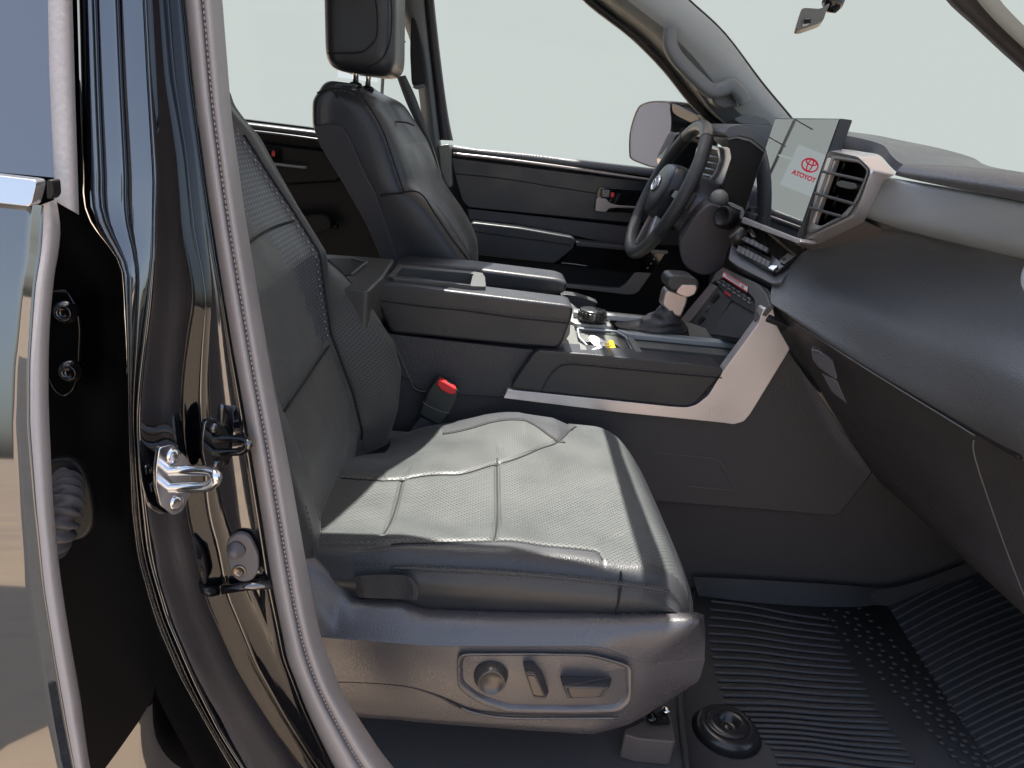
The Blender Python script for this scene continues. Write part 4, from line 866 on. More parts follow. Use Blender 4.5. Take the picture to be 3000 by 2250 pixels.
# ---- storage cubby under the climate panel
XB = .60
cb = plane(w3((1690, 300), 1.80), w3((2040, 560), 1.52), w3((1840, 810), 1.55))
cbn = cb[1] if cb[1].x < 0 else -cb[1]
cbp = lambda pts, h=0: [p+cbn*h for p in WP(B3(pts), cb)]
sb_ = prism('storage_cubby', rnd(cbp([(1690, 290), (1740, 250), (2060, 395), (2085, 440), (2080, 640), (1850, 830), (1430, 770), (1400, 660), (1620, 350)]), .004), cbn*-.05, mat('cubby_dark', (.022, .022, .026), .5), cs, bevel=.004)
prism('cubby_frame', rnd(cbp([(1690, 285), (1740, 248), (2030, 380), (2100, 470), (2130, 560), (2060, 640), (1995, 690), (2010, 560), (2000, 500), (1940, 440), (1740, 330), (1640, 372)], .002), .004), cbn*.010, mat('cubby_frame', (.13, .13, .128), .4, metal=.3), sb_, bevel=.003)
prism('cubby_post', rnd(cbp([(1640, 372), (1690, 400), (1500, 650), (1470, 680), (1395, 662)], .003), .003), cbn*.008, mat('post_silver', (.30, .26, .26), .4, metal=.6), sb_, bevel=.003)
prism('port_panel', rnd(cbp([(1690, 412), (1800, 490), (1620, 770), (1480, 680)], .002), .004), cbn*.004, mat('port_panel', (.045, .045, .048), .45), sb_, bevel=.002)
for q in ([(1650, 480), (1690, 450), (1705, 470), (1655, 530), (1630, 520)], [(1608, 555), (1620, 548), (1628, 562), (1612, 578)], [(1590, 590), (1600, 583), (1606, 596), (1595, 606)], [(1522, 680), (1560, 635), (1588, 650), (1545, 700)]):
    prism('port', rnd(cbp(q, .007), .002), cbn*.0012, black if q[0][0] != 1608 else pgrey, sb_)
prism('cubby_liner', cbp([(1830, 480), (1990, 600), (1985, 680), (1850, 810), (1600, 770)], .002), cbn*.003, mat('liner', (.05, .05, .056), .45), sb_)
rb = mat('ribbed_rubber', (.035, .035, .038), .4)
prism('ribbed_mat', rnd(cbp([(1650, 330), (1700, 320), (2000, 540), (1990, 610), (1800, 500)], .004), .003), cbn*.006, rb, sb_, bevel=.002)
for k in range(7):
    t = k/7; x = 1690+t*290; y = 350+t*195
    tube('mat_rib', smooth(cbp([(x, y-25), (x+25, y-12), (x+10, y+8), (x+30, y+25)], .011), 4), .0022, mat('rib_grey', (.11, .11, .115), .35) if k == 0 else bpy.data.materials['rib_grey'], sb_, seg=6)
wl = prism('warning_label', cbp([(1768, 284), (1962, 405), (1955, 455), (1752, 328)], .016), cbn*.0008, mat('label_paper', (.62, .60, .60), .45), sb_)
for seg_ in ([(1768, 284), (1962, 405), (1962, 413), (1766, 293)], [(1753, 320), (1956, 446), (1955, 455), (1752, 328)]):
    prism('label_border', cbp(seg_, .0172), cbn*.0003, print_r, wl)
for k in range(4):
    prism('label_text', cbp([(1785+k*2, 300+k*9-2), (1900, 370+k*9), (1900, 374+k*9), (1784+k*2, 304+k*9-2)], .0172), cbn*.0003, mat('label_ink', (.25, .25, .27), .5) if k == 0 else bpy.data.materials['label_ink'], wl)
prism('label_code', cbp([(1912, 392), (1935, 406), (1930, 428), (1908, 414)], .0172), cbn*.0003, bpy.data.materials['label_ink'], wl)
prism('red_tab', cbp([(1758, 436), (1805, 470), (1803, 486), (1755, 450)], .011), cbn*.001, print_r, sb_)

# key and tag lying in the cup holder
tg = T('key_tag', 'yellow and white paper key tag with handwriting in the cup holder', 'key tag', wz([(740, 915)], .60)[0])
tpl = (wz([(740, 915)], .604)[0], V((.25, -.35, .9)).normalized())
tp = lambda pts, h=0: [p+tpl[1]*h for p in WP(B3(pts), tpl)]
prism('tag_paper', tp([(640, 900), (765, 840), (830, 920), (780, 948), (690, 945), (650, 925)]), tpl[1]*.0012, mat('tag_white', (.7, .72, .75), .5), tg)
prism('tag_cap', rnd(tp([(745, 850), (790, 828), (810, 830), (835, 890), (835, 910), (775, 915)], .0015), .002), tpl[1]*.0016, yellow, tg)
lathe('tag_eyelet', tp([(806, 903)], .0033)[0], tpl[1], [(.0035, 0), (.0035, .0006), (.001, .0006)], seam, tg, seg=16)
def text(s, org, xd, nrm, size, m, parent, name, h=.0003, align='CENTER'):
    cu = bpy.data.curves.new(name, 'FONT'); cu.body = s; cu.size = size; cu.extrude = h; cu.offset = size*.03 if s == 'TOYOTA' else 0; cu.align_x = align; cu.align_y = 'CENTER'; cu.materials.append(m)
    o = bpy.data.objects.new(name, cu); C.objects.link(o); xd = xd.normalized(); nrm = nrm.normalized(); yd = nrm.cross(xd)
    mw = Matrix((xd, yd, nrm)).transposed().to_4x4(); mw.translation = org
    dg = bpy.context.evaluated_depsgraph_get(); me = bpy.data.meshes.new_from_object(o.evaluated_get(dg)); bpy.data.objects.remove(o)
    me.transform(mw); o = bpy.data.objects.new(name, me); C.objects.link(o); o.parent = parent
    if parent is not None and parent.type == 'EMPTY': o.matrix_parent_inverse = Matrix.Translation(-parent.location)
    return o
xa, xb = tp([(752, 942), (742, 868)]); text('91149', tp([(748, 905)], .0022)[0], xb-xa, tpl[1], .011, ink, tg, 'handwriting')
xa, xb = tp([(712, 942), (700, 890)]); text('5782', tp([(706, 922)], .0022)[0], xb-xa, tpl[1], .011, ink, tg, 'handwriting')
kf = T('key_fob', 'black key fob half hidden behind the padded console edge', 'key', wz([(860, 940)], .60)[0])
prism('fob_body', rnd(wz([(790, 935), (800, 920), (860, 910), (930, 930), (960, 950), (880, 965), (790, 955)], .588), .004), V((0, 0, -.016)), black, kf, bevel=.005)
tube('key_ring', [kf.location+V((-.03+.012*math.cos(a), .0+.012*math.sin(a), .02)) for a in [k*math.pi/10 for k in range(20)]], .0009, chrome, kf, closed=True, seg=6)
sp_ = T('paper_slip', 'rounded white slip lying at the back of the cup holder', 'paper slip', wz([(690, 830)], .60)[0])
prism('slip', smooth(wz([(628, 790), (640, 782), (670, 785), (760, 830), (740, 850), (690, 870), (650, 845), (625, 810)], .604), 3, closed=True), V((0, 0, -.001)), white, sp_)

# ------------------------------------------------------------------ passenger seat (near)
ps = T('passenger_seat', 'near passenger seat in perforated dark grey leather with power switches', 'seat', (.1, 1.17, 0))
X0, X1, Y0, Y1 = -.215, .376, .905, 1.462
def sst(a, b, t):
    t = max(0, min(1, (t-a)/(b-a))); return t*t*(3-2*t)
def cz(x, y):
    fx = (x-X0)/(X1-X0)
    z = .418+.010*sst(.0, .5, fx)
    # bolsters
    nb = math.exp(-((y-.945)/.045)**2)*.007*sst(.02, .25, fx)*(1-sst(.66, .84, fx)*.75)
    z += nb
    pz = [(-.3, .34), (-.13, .356), (-.03, .394), (.07, .429), (.136, .441), (.206, .437), (.25, .422), (.30, .426), (.40, .426)]
    for (xa, za), (xb, zb) in zip(pz, pz[1:]):
        if xa <= x <= xb: ze = za+(zb-za)*(x-xa)/(xb-xa)
    kk = sst(yf(x)-.01, 1.405, y) if y > yf(x)-.01 else 0
    z = z*(1-kk)+ze*kk
    z -= .008*math.exp(-((y-1.08)/.13)**2)*(1-sst(.6, 1, fx))
    # cross seams
    for xs in (-.080, .077):
        xx = xs
        if .95 < y < yf(x)+.004: z -= .0035*math.exp(-((x-xx)/.004)**2)
        z += .003*math.exp(-((x-xx-.03)/.03)**2)
    # insert side seams
    for ys in (yn(x), yf(x)): z -= .003*math.exp(-((y-ys)/.006)**2)*(1-sst(.73, .79, fx))
    # waterfall
    r = .088
    dx = x-(X1-r)
    if dx > 0: z -= r-math.sqrt(max(0, r*r-min(dx, r)**2))
    r2 = .030
    for d in (Y0+r2-y, y-(Y1-r2)):
        if d > 0: z -= (r2-math.sqrt(max(0, r2*r2-min(d, r2)**2)))
    z += .0005*math.sin(x*38+y*21)*math.sin(y*33-x*17)
    # puckers by the seam ends
    for (cx_, cy_, an) in ((.235, .985, .9), (.255, 1.005, .7), (-.078, 1.175, 1.5), (-.115, 1.16, 1.7), (-.13, 1.17, 1.5), (.083, 1.275, 1.7)):
        u = (x-cx_)*math.cos(an)+(y-cy_)*math.sin(an); v = -(x-cx_)*math.sin(an)+(y-cy_)*math.cos(an)
        z -= .0022*math.exp(-(v/.005)**2-(u/.022)**2)
    return z
def yn(x): return .925+.030*sst(-.10, .10, x)-.060*sst(.222, .252, x)
def yf(x): return 1.145+.03*sst(-.1, .0, x)+.055*sst(-.0, .1, x)+.10*sst(.08, .20, x)+.095*sst(.18, .255, x)
def yc(x): return 1.392-.005*math.cos(x*30)-.050*sst(.135, .205, x)
def cush():
    bm = bmesh.new(); nx, ny = 230, 220
    g = []
    for i in range(nx+1):
        u = i/nx; x = X0+(X1-X0)*u; r = []
        for j in range(ny+1):
            y = Y0+(Y1-Y0)*j/ny; yy = y
            # corners rounded in plan
            k = sst(.80, 1, u); cxr = .03*k
            m_ = 1.182; yy = m_+(y-m_)*(1-cxr)
            r.append(bm.verts.new((x-.02*((y-m_)/.28)**4, yy, cz(x, y))))
        g.append(r)
    for i in range(nx):
        for j in range(ny):
            f = bm.faces.new((g[i][j], g[i+1][j], g[i+1][j+1], g[i][j+1]))
            x = X0+(X1-X0)*(i+.5)/nx; y = Y0+(Y1-Y0)*(j+.5)/ny
            near = y < yn(x) and x > -.12 and x < .262
            farb = y > yc(x) and x > -.02 and y > yf(x)-.004 and x < .25
            f.material_index = 1 if (near or farb or y < .93) else 0
    # side walls
    edge = [g[i][0] for i in range(nx+1)]+[g[nx][j] for j in range(1, ny+1)]+[g[i][ny] for i in range(nx-1, -1, -1)]
    prev = edge
    for dz, ins in ((.012, -.004), (.035, -.006), (.06, .0), (.09, .006)):
        cur = []
        for v in edge:
            c = V((.08, 1.18, 0)); d = V((v.co.x-c.x, v.co.y-c.y, 0)); d = V((max(-1, min(1, d.x/.3))**5, max(-1, min(1, d.y/.28))**5, 0))
            if d.length > 0: d.normalize()
            zt = min(v.co.z-.001, .425) if True else 0
            base = .365
            cur.append(bm.verts.new((v.co.x-d.x*ins, v.co.y-d.y*ins, v.co.z-(v.co.z-base)*min(1, dz/.06)-(max(0, dz-.06)))))
        for a in range(len(edge)-1):
            f = bm.faces.new((prev[a], cur[a], cur[a+1], prev[a+1])); f.material_index = 1
        prev = cur
    return link('seat_cushion', bm, [perf_seat, leather], ps)
cu = cush()
def onc(x, y, h=.0): 
    k = sst(.80, 1, (x-X0)/(X1-X0)); m_ = 1.182
    return V((x-.02*((y-m_)/.28)**4, m_+(y-m_)*(1-.03*k), cz(x, y)+h))
def cl(f, a, b, n=50): return [f(a+(b-a)*i/n) for i in range(n+1)]
tube('seam', cl(lambda x: onc(x, yn(x), .0004), -.06, .235), .0016, seam, cu, seg=6)
tube('seam', cl(lambda x: onc(x, yf(x), .0005), -.18, .25), .0016, seam, cu, seg=6)
tube('seam', cl(lambda x: onc(x, yc(x), .0006), -.02, .21), .0016, seam, cu, seg=6)
for xs, ye in ((-.080, 1.15), (.077, 1.24)):
    tube('seam', cl(lambda y: onc(xs, y, .0), .96, ye), .0016, seam, cu, seg=6)
tube('seam', smooth([V((.2465, .915, .4235)), V((.247, .906, .415)), V((.247, .9005, .400)), V((.247, .8985, .383)), V((.247, .900, .364))], 5), .0016, seam, cu, seg=6)
stitches('stitching', cl(lambda x: onc(x, yn(x)-.006, .001), -.05, .228), stitch, cu, step=.0055, r=.0008, ln=.0036)
stitches('stitching', cl(lambda x: onc(x, yc(x)+.007, .001), -.02, .21), stitch, cu, step=.0055, r=.0008, ln=.0036)
for dz, m_ in ((.413, stitch), (.4045, stitch)):
    stitches('stitching', [V((x, .9005, dz+.012*math.sin((x+.12)/.5*math.pi)-.006)) for x in [-.06+i*.37/40 for i in range(41)]], m_, cu, step=.0055, r=.0009, ln=.0036)
tube('piping', [V((x, .9015, .4090+.012*math.sin((x+.12)/.5*math.pi)-.006)) for x in [-.07+i*.385/40 for i in range(41)]], .0022, leather, cu, seg=6)
# rear fold of the bolster
loft('bolster_flap', [WY(B8([(960, 270), (975, 330), (1000, 375)]), .93), WY(B8([(1000, 230), (1020, 300), (1040, 385)]), .895), WY(B8([(1120, 215), (1150, 300), (1160, 390)]), .888), WY(B8([(1330, 215), (1370, 300), (1350, 395)]), .888), WY(B8([(1400, 230), (1440, 320), (1440, 405)]), .880), WY(B8([(1480, 300), (1478, 335), (1455, 405)]), .902)], leather, cu, n=14, cross=5)

# backrest
fo = A([(505, 225), (530, 262), (560, 295), (600, 370), (640, 440), (690, 545), (740, 590), (800, 665), (845, 740), (862, 800), (857, 880), (835, 960), (795, 1010), (770, 1040), (750, 1080)])
foW = WY(fo, 1.415)
se = A([(470, 225), (500, 262), (530, 300), (580, 380), (630, 455), (688, 548), (700, 640), (712, 720), (760, 850), (780, 930), (776, 980), (745, 1035), (720, 1080)])
seW = WY(se, 1.325)
ne = [(690, 560), (740, 820), (800, 1080), (850, 1270), (890, 1380), (925, 1480), (948, 1560), (958, 1620), (950, 1680)]
neW = WY(ne, .948)
cenW = [V((a.x, 0, a.z)) for a in [p+V((-.004, 0, 0)) for p in seW]]
# near seam: same lean as the far seam
nsW = [V((p.x, 0, p.z)) for p in seW]
nearB = [V((p.x-.005, 0, p.z)) for p in neW]
bk = [V((-.62, 0, 1.0)), V((-.30, 0, .40))]
bk2 = [V((-.60, 0, 1.0)), V((-.27, 0, .36))]
zt_ = W(505, 225*1, y=1.4).z
cols = [(bk, 1.00), (off(nearB, -.09), .905), (off(nearB, -.03), .893), (off(nearB, -.002), .908), (nearB, .940), (off(nsW, -.004), .985), (off(nsW, -.010), 1.02), (off(nsW, -.010), 1.17), (off(nsW, -.007), 1.30), (seW, 1.325), (off(seW, .010), 1.345), (foW, 1.400), (off(foW, -.004), 1.430), (off(foW, -.035), 1.452), (off(foW, -.09), 1.45), (bk, 1.38)]
def pm(co):
    # centre insert and the glittering upper band
    t = (co.z-.40)/.58
    if 1.0 < co.y < 1.325:
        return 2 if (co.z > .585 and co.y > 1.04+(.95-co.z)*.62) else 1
    if co.y > 1.335 and co.y < 1.425: return 1
    return 0
sbk = seat_back('backrest', cols, (.335, .985), [leather, perf_back, perf_shine], ps, matf=pm, zn=70, cross=5)
def xzf(line, z):
    L = sorted(line, key=lambda p: p.z)
    for a, b in zip(L, L[1:]):
        if a.z <= z <= b.z: return a.x+(b.x-a.x)*(z-a.z)/max(1e-6, b.z-a.z)
    return L[-1].x if z > L[-1].z else L[0].x
tube('seam', [V((xzf(seW, z)+.002, 1.327, z)) for z in [.40+i*.52/50 for i in range(51)]], .0026, seam, sbk, seg=6)
tube('seam', [V((xzf(foW, z)+.0015, 1.412, z)) for z in [.42+i*.32/40 for i in range(41)]], .0018, seam, sbk, seg=6)
tube('seam', [V((xzf(seW, .79)-.006, 1.0+i*.325/12, .79+.01*math.sin(i/12*3.1))) for i in range(13)], .0018, seam, sbk, seg=6)
tube('seam', [V((xzf(seW, .58)-.006, 1.0+i*.325/12, .58-.0*i)) for i in range(13)], .0018, seam, sbk, seg=6)
stitches('stitching', [W(p[0]-28, p[1], y=.905)+V((0, -.002, 0)) for p in [(925, 1480), (940, 1540), (950, 1600), (950, 1640)]], stitch, sbk, step=.007, r=.0012, ln=.005)
# side valance with power switches
def vrow(pts, y): return WY([(p[0], p[1], p[2] if len(p) > 2 else y) for p in pts], y)
TT = [(820, 1560, .93), (895, 1615), (945, 1648), (1000, 1700), (1036, 1750), (1180, 1757), (1240, 1782), (1500, 1790), (1900, 1795), (2040, 1797), (2062, 1806, .93)]
T0 = [(a[0], a[1]-4, .955) for a in TT]
V1 = [(820, 1640, .92), (880, 1700), (930, 1750), (985, 1800), (1040, 1808), (1180, 1812), (1260, 1825), (1500, 1830), (1880, 1828), (2040, 1832), (2066, 1850, .925)]
V2 = [(820, 1740, .90), (880, 1830), (930, 1865), (985, 1873), (1060, 1878), (1180, 1888), (1270, 1896), (1500, 1896), (1770, 1896), (1900, 1942, .872), (2064, 1930, .92)]
V3 = [(820, 1900, .90), (880, 1960), (930, 1970), (985, 1978), (1060, 1985), (1180, 1990), (1270, 2000), (1500, 2000), (1775, 2000), (1890, 2000, .872), (2048, 1992, .92)]
V4 = [(820, 2060, .91), (880, 2060), (930, 2065), (985, 2070), (1060, 2076), (1180, 2085), (1270, 2095), (1500, 2105), (1770, 2115), (1870, 2075, .885), (2020, 2012, .93)]
V5 = [(820, 2080, .93), (880, 2080), (930, 2084), (985, 2092), (1060, 2100), (1180, 2110), (1270, 2118), (1500, 2135), (1740, 2150), (1850, 2118, .90), (2010, 2020, .94)]
V6 = [(a[0], a[1], .97) for a in V5]
vrows = [vrow(T0, .955), vrow(TT, .908), vrow(V1, .883), vrow([(p[0], p[1]-6)+tuple(p[2:]) for p in V2], .8665), vrow([(p[0], p[1]+6)+tuple(p[2:]) for p in V2], .8655), vrow(V3, .866), vrow(V4, .874), vrow(V5, .888), vrow(V6, .97)]
def lin_loft(rows, nx_, m, name, parent):
    # piecewise: linear along, smooth across
    R_ = []
    for r in rows:
        out = []
        for a, b in zip(r, r[1:]):
            for k in range(nx_): out.append(a.lerp(b, k/nx_))
        out.append(r[-1]); R_.append(out)
    cols_ = [smooth([r[i] for r in R_], 4) for i in range(len(R_[0]))]
    R2 = [[c[j] for c in cols_] for j in range(len(cols_[0]))]
    bm = bmesh.new(); g = [[bm.verts.new(p) for p in r] for r in R2]
    for i in range(len(g)-1):
        for j in range(len(g[0])-1): bm.faces.new((g[i][j], g[i+1][j], g[i+1][j+1], g[i][j+1]))
    return link(name, bm, m, parent, sub=1)
va = lin_loft(vrows, 4, plastic_l, 'side_valance', ps)
pan = B6([(85, 940), (105, 908), (560, 905), (960, 912), (1090, 945), (1215, 985), (1222, 1020), (1215, 1200), (1200, 1240), (1140, 1290), (800, 1296), (400, 1288), (210, 1225), (100, 1140), (82, 1100)])
rim_o = rnd(WY(pan, .862), .012)
pc = sum(rim_o, V())/len(rim_o)
def rs(k, y): return [V((pc.x+(p.x-pc.x)*k, y, pc.z+(p.z-pc.z)*(k if k > .9 else k))) for p in rim_o]
def inset(d, y):
    out = []
    for p in rim_o:
        v = V((pc.x-p.x, 0, pc.z-p.z)); hx = abs(v.x)/.125; hz = abs(v.z)/.06
        out.append(V((p.x+math.copysign(min(d, d*hx), v.x), y, p.z+math.copysign(min(d, d*hz*1.2), v.z))))
    return out
rr = [inset(-.010, .868), inset(-.006, .8615), inset(-.002, .8585), inset(.001, .8590), inset(.004, .8655), inset(.008, .8650), inset(.011, .8640)]
rr = [r+[r[0]] for r in rr]
spn = loft('switch_panel', rr+[[V((pc.x, .8640, pc.z))]*len(rr[0])], plastic_l, ps)
def w6(q, y): return W(*B6([q])[0], y=y)
kc_ = w6((305, 1055), .864)
lathe('lumbar_knob', kc_, (.03, -1, .12), [(.0235, 0), (.0235, .004), (.0215, .008), (.019, .019), (.0175, .021), (.0165, .0195), (.003, .0185)], mat('switch_satin', (.12, .108, .10), .3, metal=.5), spn, seg=40)
swm = bpy.data.materials['switch_satin']
def switch(p_out, p_in, name):
    a = [w6(q, .864) for q in p_out]; b = [w6(q, .838) for q in p_in]
    o = taper(name, rnd(a, .003), rnd(b, .003), mat('switch_dark', (.05, .05, .054), .35) if 'switch_dark' not in bpy.data.materials else bpy.data.materials['switch_dark'], spn, bevel=.002)
    c = sum(b, V())/len(b)
    tube(name+'_rim', rnd([c+(p-c)*.86+V((0, -.0006, 0)) for p in b], .003), .0009, swm, spn, closed=True, seg=6)
    prism(name+'_cap', rnd([c+(p-c)*.74+V((0, -.0012, 0)) for p in b], .003), V((0, .002, 0)), swm, spn, bevel=.0008)
switch([(508, 965), (585, 965), (640, 1040), (682, 1165), (665, 1200), (600, 1190)], [(525, 1040), (545, 1032), (590, 1040), (664, 1205), (655, 1212), (580, 1205)], 'recline_switch')
switch([(750, 1062), (1085, 1066), (1090, 1090), (1075, 1140), (900, 1180), (775, 1130)], [(770, 1130), (785, 1126), (1060, 1135), (1070, 1142), (1035, 1200), (1020, 1203), (810, 1210), (800, 1203)], 'slide_switch')
# moulded mark on the valance top
for s_ in ([(1035, 450), (1060, 442), (1350, 440), (1365, 450), (1350, 505), (1060, 512), (1030, 500)],):
    tube('moulded_mark', [w for w in rnd(WY(B8(s_), .900), .003)], .0008, plastic_l, va, closed=True, seg=5)
for q in ((1060, 1110, 500, 460), (1110, 1150, 500, 460), (1150, 1200, 460, 500), (1200, 1240, 500, 460), (1290, 1340, 460, 500)):
    tube('moulded_mark', WY(B8([(q[0], q[2]), ((q[0]+q[1])/2, q[3]), (q[1], q[2])]), .8985), .0007, plastic_l, va, seg=5)
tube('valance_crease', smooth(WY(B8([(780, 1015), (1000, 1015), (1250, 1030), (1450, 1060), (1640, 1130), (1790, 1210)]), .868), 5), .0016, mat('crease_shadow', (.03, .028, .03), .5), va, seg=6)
tube('valance_crease', smooth(WY(B6([(0, 1205), (60, 1240), (200, 1300), (420, 1332), (800, 1336), (1130, 1335)]), .869), 5), .0022, plastic_l, va, seg=6)
# seat rail foot
foot = prism('rail_cover', rnd(WZ(B6([(1172, 1405), (1250, 1380), (1330, 1330), (1450, 1290), (1470, 1310), (1502, 1480), (1490, 1490), (1270, 1470), (1172, 1440)]), .055), .004), V((0, 0, -.05)), mat('rail_plastic', (.12, .10, .095), .45, bump=('v', 700, .3)), ps, bevel=.004)
prism('rail_recess', rnd(WZ(B6([(1310, 1345), (1440, 1270), (1470, 1370), (1360, 1375)]), .062), .003), V((0, 0, -.003)), black, foot)
lathe('bolt', W(*B6([(1440, 1290)])[0], z=.065), (-.2, -.3, 1), [(.007, 0), (.007, .005), (.004, .007), (.001, .007)], chrome, foot, seg=12)
lathe('bolt', W(*B6([(1345, 1335)])[0], z=.065), (-.2, -.3, 1), [(.009, 0), (.009, .005), (.004, .007), (.001, .007)], gloss, foot, seg=12)
prism('seat_pan', [V((-.35, .93, .10)), V((.33, .93, .16)), V((.35, .93, .36)), V((-.35, .93, .36))], V((0, .50, 0)), black, ps)
# buckle
bk_ = T('seat_belt_buckle', 'black seat belt buckle with red release button beside the passenger seat', 'seat belt buckle', (-.03, 1.47, .4))
bkp = B2([(780, 1140), (735, 1180), (700, 1240), (625, 1420), (780, 1510), (810, 1508), (880, 1410), (935, 1300), (948, 1240), (935, 1215), (860, 1165)])
prism('buckle_body', rnd(WY(bkp, 1.452), .006), V((0, .028, 0)), mat('buckle_plastic', (.028, .03, .03), .42), bk_, bevel=.004)
prism('release_button', rnd(WY(B2([(768, 1180), (790, 1147), (830, 1155), (925, 1210), (930, 1230), (925, 1258), (880, 1262), (800, 1220), (790, 1200)]), 1.449), .003), V((0, .02, 0)), red, bk_, bevel=.003)
tube('buckle_seam', smooth(WY(B2([(660, 1318), (700, 1350), (800, 1395), (880, 1412)]), 1.4515), 4), .001, pgrey, bk_, seg=6)
prism('buckle_strap', WY(B2([(640, 1440), (770, 1500), (720, 1600), (540, 1580)]), 1.465), V((0, .008, 0)), webb, bk_, bevel=.002)

# ------------------------------------------------------------------ floor mat
fm = None
def mat_():
    bm = bmesh.new()
    def addtube(pts, r, sq=.6): tube('', pts, r, matr, bm0=bm, seg=8, sq=sq)
    # sheet
    out = rnd([W(p[0], p[1], z=.006) for p in ((2040, 1690), (2440, 1722), (2600, 1725), (3300, 2050), (3300, 2700), (2100, 2600), (2010, 2250), (1990, 2060), (2010, 1850))], .03)
    base = [bm.verts.new(p) for p in out]; lo = [bm.verts.new(p+V((0, 0, -.004))) for p in out]
    bm.faces.new(base)
    for i in range(len(out)): bm.faces.new((base[i], base[(i+1) % len(out)], lo[(i+1) % len(out)], lo[i]))
    addtube([p+V((0, 0, .003)) for p in out]+[out[0]+V((0, 0, .003))], .006, 1)
    # long ribs
    s0 = resample([V((2082, 1762, 0)), V((2075, 1840, 0)), V((2090, 1960, 0)), V((2130, 2070, 0)), V((2260, 2190, 0)), V((2300, 2300, 0))], 27)
    s1 = resample([V((2428, 1815, 0)), V((2470, 1900, 0)), V((2560, 2060, 0)), V((2670, 2220, 0)), V((2740, 2330, 0))], 27)
    for a, b in zip(s0, s1):
        m1 = a.lerp(b, .3)+V((0, -4, 0)); addtube(smooth([W(a.x, a.y, z=.010), W(m1.x, m1.y, z=.0105), W(a.lerp(b, .65).x, a.lerp(b, .65).y+1, z=.0105), W(b.x, b.y, z=.009)], 5), .0030)
    # studs
    for k in range(26):
        t = k/25
        a = V((2455+t*430, 1790+t*470, 0)); 
        for j in range(4):
            q = a+V((34*j+(8 if k % 2 else 0)-40, -(3*j)+(-9 if j % 2 else 0)+10, 0)); p = W(q.x, q.y, z=.009)
            rr_ = .0042+.001*t; vs_ = []
            rings = []
            for rad, hh in ((1, 0), (.8, .0016), (.4, .0026)):
                rings.append([bm.verts.new(p+V((math.cos(c*math.pi/4)*rr_*rad*1.3, math.sin(c*math.pi/4)*rr_*rad, hh))) for c in range(8)])
            for r0, r1 in zip(rings, rings[1:]):
                for c in range(8): bm.faces.new((r0[c], r0[(c+1) % 8], r1[(c+1) % 8], r1[c]))
            bm.faces.new(rings[-1])
    # sloping part with ribs
    A0 = W(2590, 1760, z=.006); A1 = W(2960, 2330, z=.006)
    nrm = (A1-A0).cross(V((0, 0, 1))); nrm.z = 0; nrm.normalize()
    if nrm.x < 0: nrm = -nrm
    up = (nrm*.86+V((0, 0, .50))).normalized(); pn = (A1-A0).cross(up).normalized(); sp2 = (A0, pn)
    q = [A0+(A0-A1)*.06, A1, A1+up*.9, A0+(A0-A1)*.06+up*.55]
    f = [bm.verts.new(p) for p in q]; bm.faces.new(f)
    e0 = resample([V((2600, 1775, 0)), V((2700, 1945, 0)), V((2890, 2230, 0)), V((2950, 2310, 0))], 28)
    for i, a in enumerate(e0):
        b = V((a.x+235, a.y-118+i*.6, 0)); b2 = V((a.x+430, a.y-190, 0)) if i > 3 else b
        pts = [W(a.x, a.y, pl=sp2)-pn*0+V((0, 0, .003)), W((a.x+b.x)/2, (a.y+b.y)/2-4, pl=sp2)+V((0, 0, .005)), W(b.x, b.y, pl=sp2)+V((0, 0, .005)), W(b2.x, b2.y, pl=sp2)+V((0, 0, .004))]
        addtube(smooth(pts[:3] if i <= 3 else pts, 4), .0036)
    # raised lip at the tunnel side
    la = WY([(2030, 1690, 1.50), (2200, 1698, 1.50), (2440, 1712, 1.50), (2620, 1718, 1.50), (2830, 1650, 1.50)], 0)
    lb = [W(p[0], p[1], z=.008) for p in ((2045, 1745), (2200, 1765), (2430, 1778), (2590, 1765), (2800, 1665))]
    ra = resample(smooth(la, 4), 24); rb_ = resample(smooth(lb, 4), 24)
    ga = [bm.verts.new(p) for p in ra]; gb = [bm.verts.new(p) for p in rb_]
    for i in range(23): bm.faces.new((ga[i], ga[i+1], gb[i+1], gb[i]))
    return link('floor_mat', bm, matr)
fm = tag(mat_(), 'ribbed black rubber mat with studs covering the passenger footwell', 'floor mat')
mc = lathe('mat_clip', W(2128, 2142, z=.008), (0, 0, 1), [(.062, 0), (.050, .016), (.040, .020), (.038, .017), (.036, .021), (.030, .023), (.022, .0225), (.017, .010), (.014, .006), (.009, .009), (.005, .014), (.001, .014)], mat('clip_plastic', (.018, .018, .02), .25), fm, seg=40)
# carpeted tunnel side above the mat
tn = tag(prism('tunnel_carpet', WY([(1850, 1440), (2455, 1500), (2570, 1370), (2900, 1640), (2830, 1760), (2600, 1780), (1900, 1740)], 1.525), V((0, .03, 0)), carpet), kind='structure')
# ------------------------------------------------------------------ outside the frame: added sun blocker, and things mirrored in paint and display
def sun_blocker_():  # added slab, never in view, only keeps sun off the dash
    bm = bmesh.new(); bmesh.ops.create_cube(bm, size=1)
    for v in bm.verts: v.co = V((2.945+v.co.x*6, 3.5+v.co.y*9, 4.25+v.co.z*.1))
    return link('canopy_roof', bm, mat('canopy_paint', (.62, .64, .66), .7), cn_)
cn_ = T('shade_canopy', 'flat grey canopy high over the bonnet, outside the picture', 'canopy', (3, 3.5, -.8))
sun_blocker_()
for x, y in ((5.7, -.8), (5.7, 7.8)): lathe('post', V((x, y, -.8)), (0, 0, 1), [(.08, 0), (.08, 5.0)], bpy.data.materials['canopy_paint'], cn_, seg=16)
pd = T('passenger_door', 'opened front passenger door, just outside the right edge', 'door', (1.0, .6, .1))
rt = Matrix.Rotation(math.radians(14), 3, 'Z')
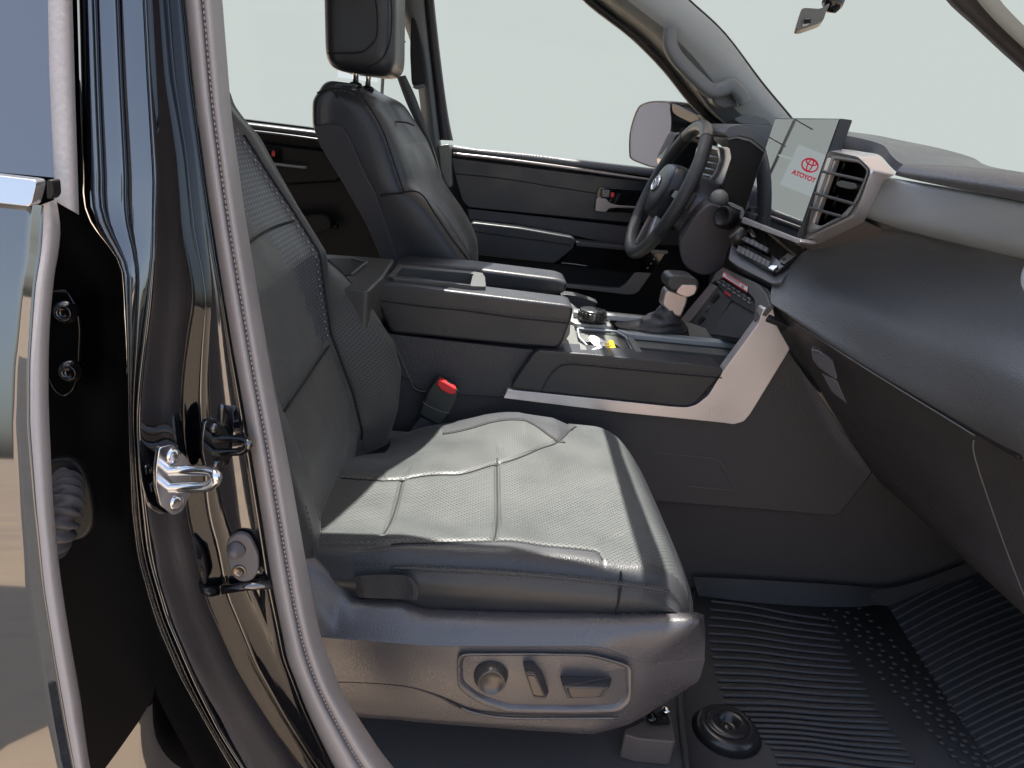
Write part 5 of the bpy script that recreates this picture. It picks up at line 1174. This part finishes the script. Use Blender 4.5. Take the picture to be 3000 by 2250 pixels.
prism('door_shell', [V((.92, .66, -.15)), V((1.02, -.42, -.10)), V((1.0, -.40, .75)), V((.96, -.25, 1.35)), V((.88, .62, 1.0))], V((.06, .0, 0)), paint, pd, bevel=.02)
prism('door_trim', [V((.88, .60, .0)), V((.98, -.36, .0)), V((.96, -.34, .72)), V((.87, .58, .86))], V((.05, 0, 0)), plastic, pd, bevel=.02)


py_ = T('pylon_sign', 'white sign with red oval emblem, seen only as a mirrored image in the display', 'sign', (-.8, 5, -.8))
PX, PYY, PZ = -.80, 5.0, 1.215
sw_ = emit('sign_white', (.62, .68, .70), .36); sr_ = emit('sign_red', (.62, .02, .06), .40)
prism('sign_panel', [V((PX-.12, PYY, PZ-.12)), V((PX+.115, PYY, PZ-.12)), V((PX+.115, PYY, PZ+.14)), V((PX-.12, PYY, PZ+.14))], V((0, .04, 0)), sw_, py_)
tube('sign_bracket', [V((PX+.1, PYY+.02, PZ+.05)), V((-.69, 5.29, PZ+.06))], .006, sw_, py_)
def ev(cx, cz_, a, b, n=32): return [V((PX+cx+a*math.cos(k*2*math.pi/n), PYY-.005, PZ+cz_+b*math.sin(k*2*math.pi/n))) for k in range(n)]
se_ = tube('sign_emblem', ev(.004, .05, .054, .039), .0048, sr_, py_, closed=True)
tube('emblem_loop', ev(.004, .05, .016, .037), .0042, sr_, se_, closed=True)
tube('emblem_loop', ev(.004, .069, .035, .016), .0042, sr_, se_, closed=True)
text('TOYOTA', V((PX+.008, PYY-.003, PZ-.025)), V((1, 0, 0)), V((0, -1, 0)), .040, sr_, py_, 'sign_letters', h=.002)
up_ = T('utility_pole', 'thin dark pole with crossbars, seen only as a mirrored image in the display', 'pole', (-.69, 5.3, -.8))
pm_ = mat('pole_paint', (.05, .05, .055), .6)
tube('shaft', [V((-.69, 5.3, -.8)), V((-.69, 5.3, 2.3))], .011, pm_, up_)
for z_, a_, b_ in ((1.50, -.14, .02), (1.34, -.02, .13), (1.66, -.02, .16)): tube('crossbar', [V((-.69+a_, 5.3, z_)), V((-.69+b_, 5.3, z_+.02))], .005, pm_, up_)
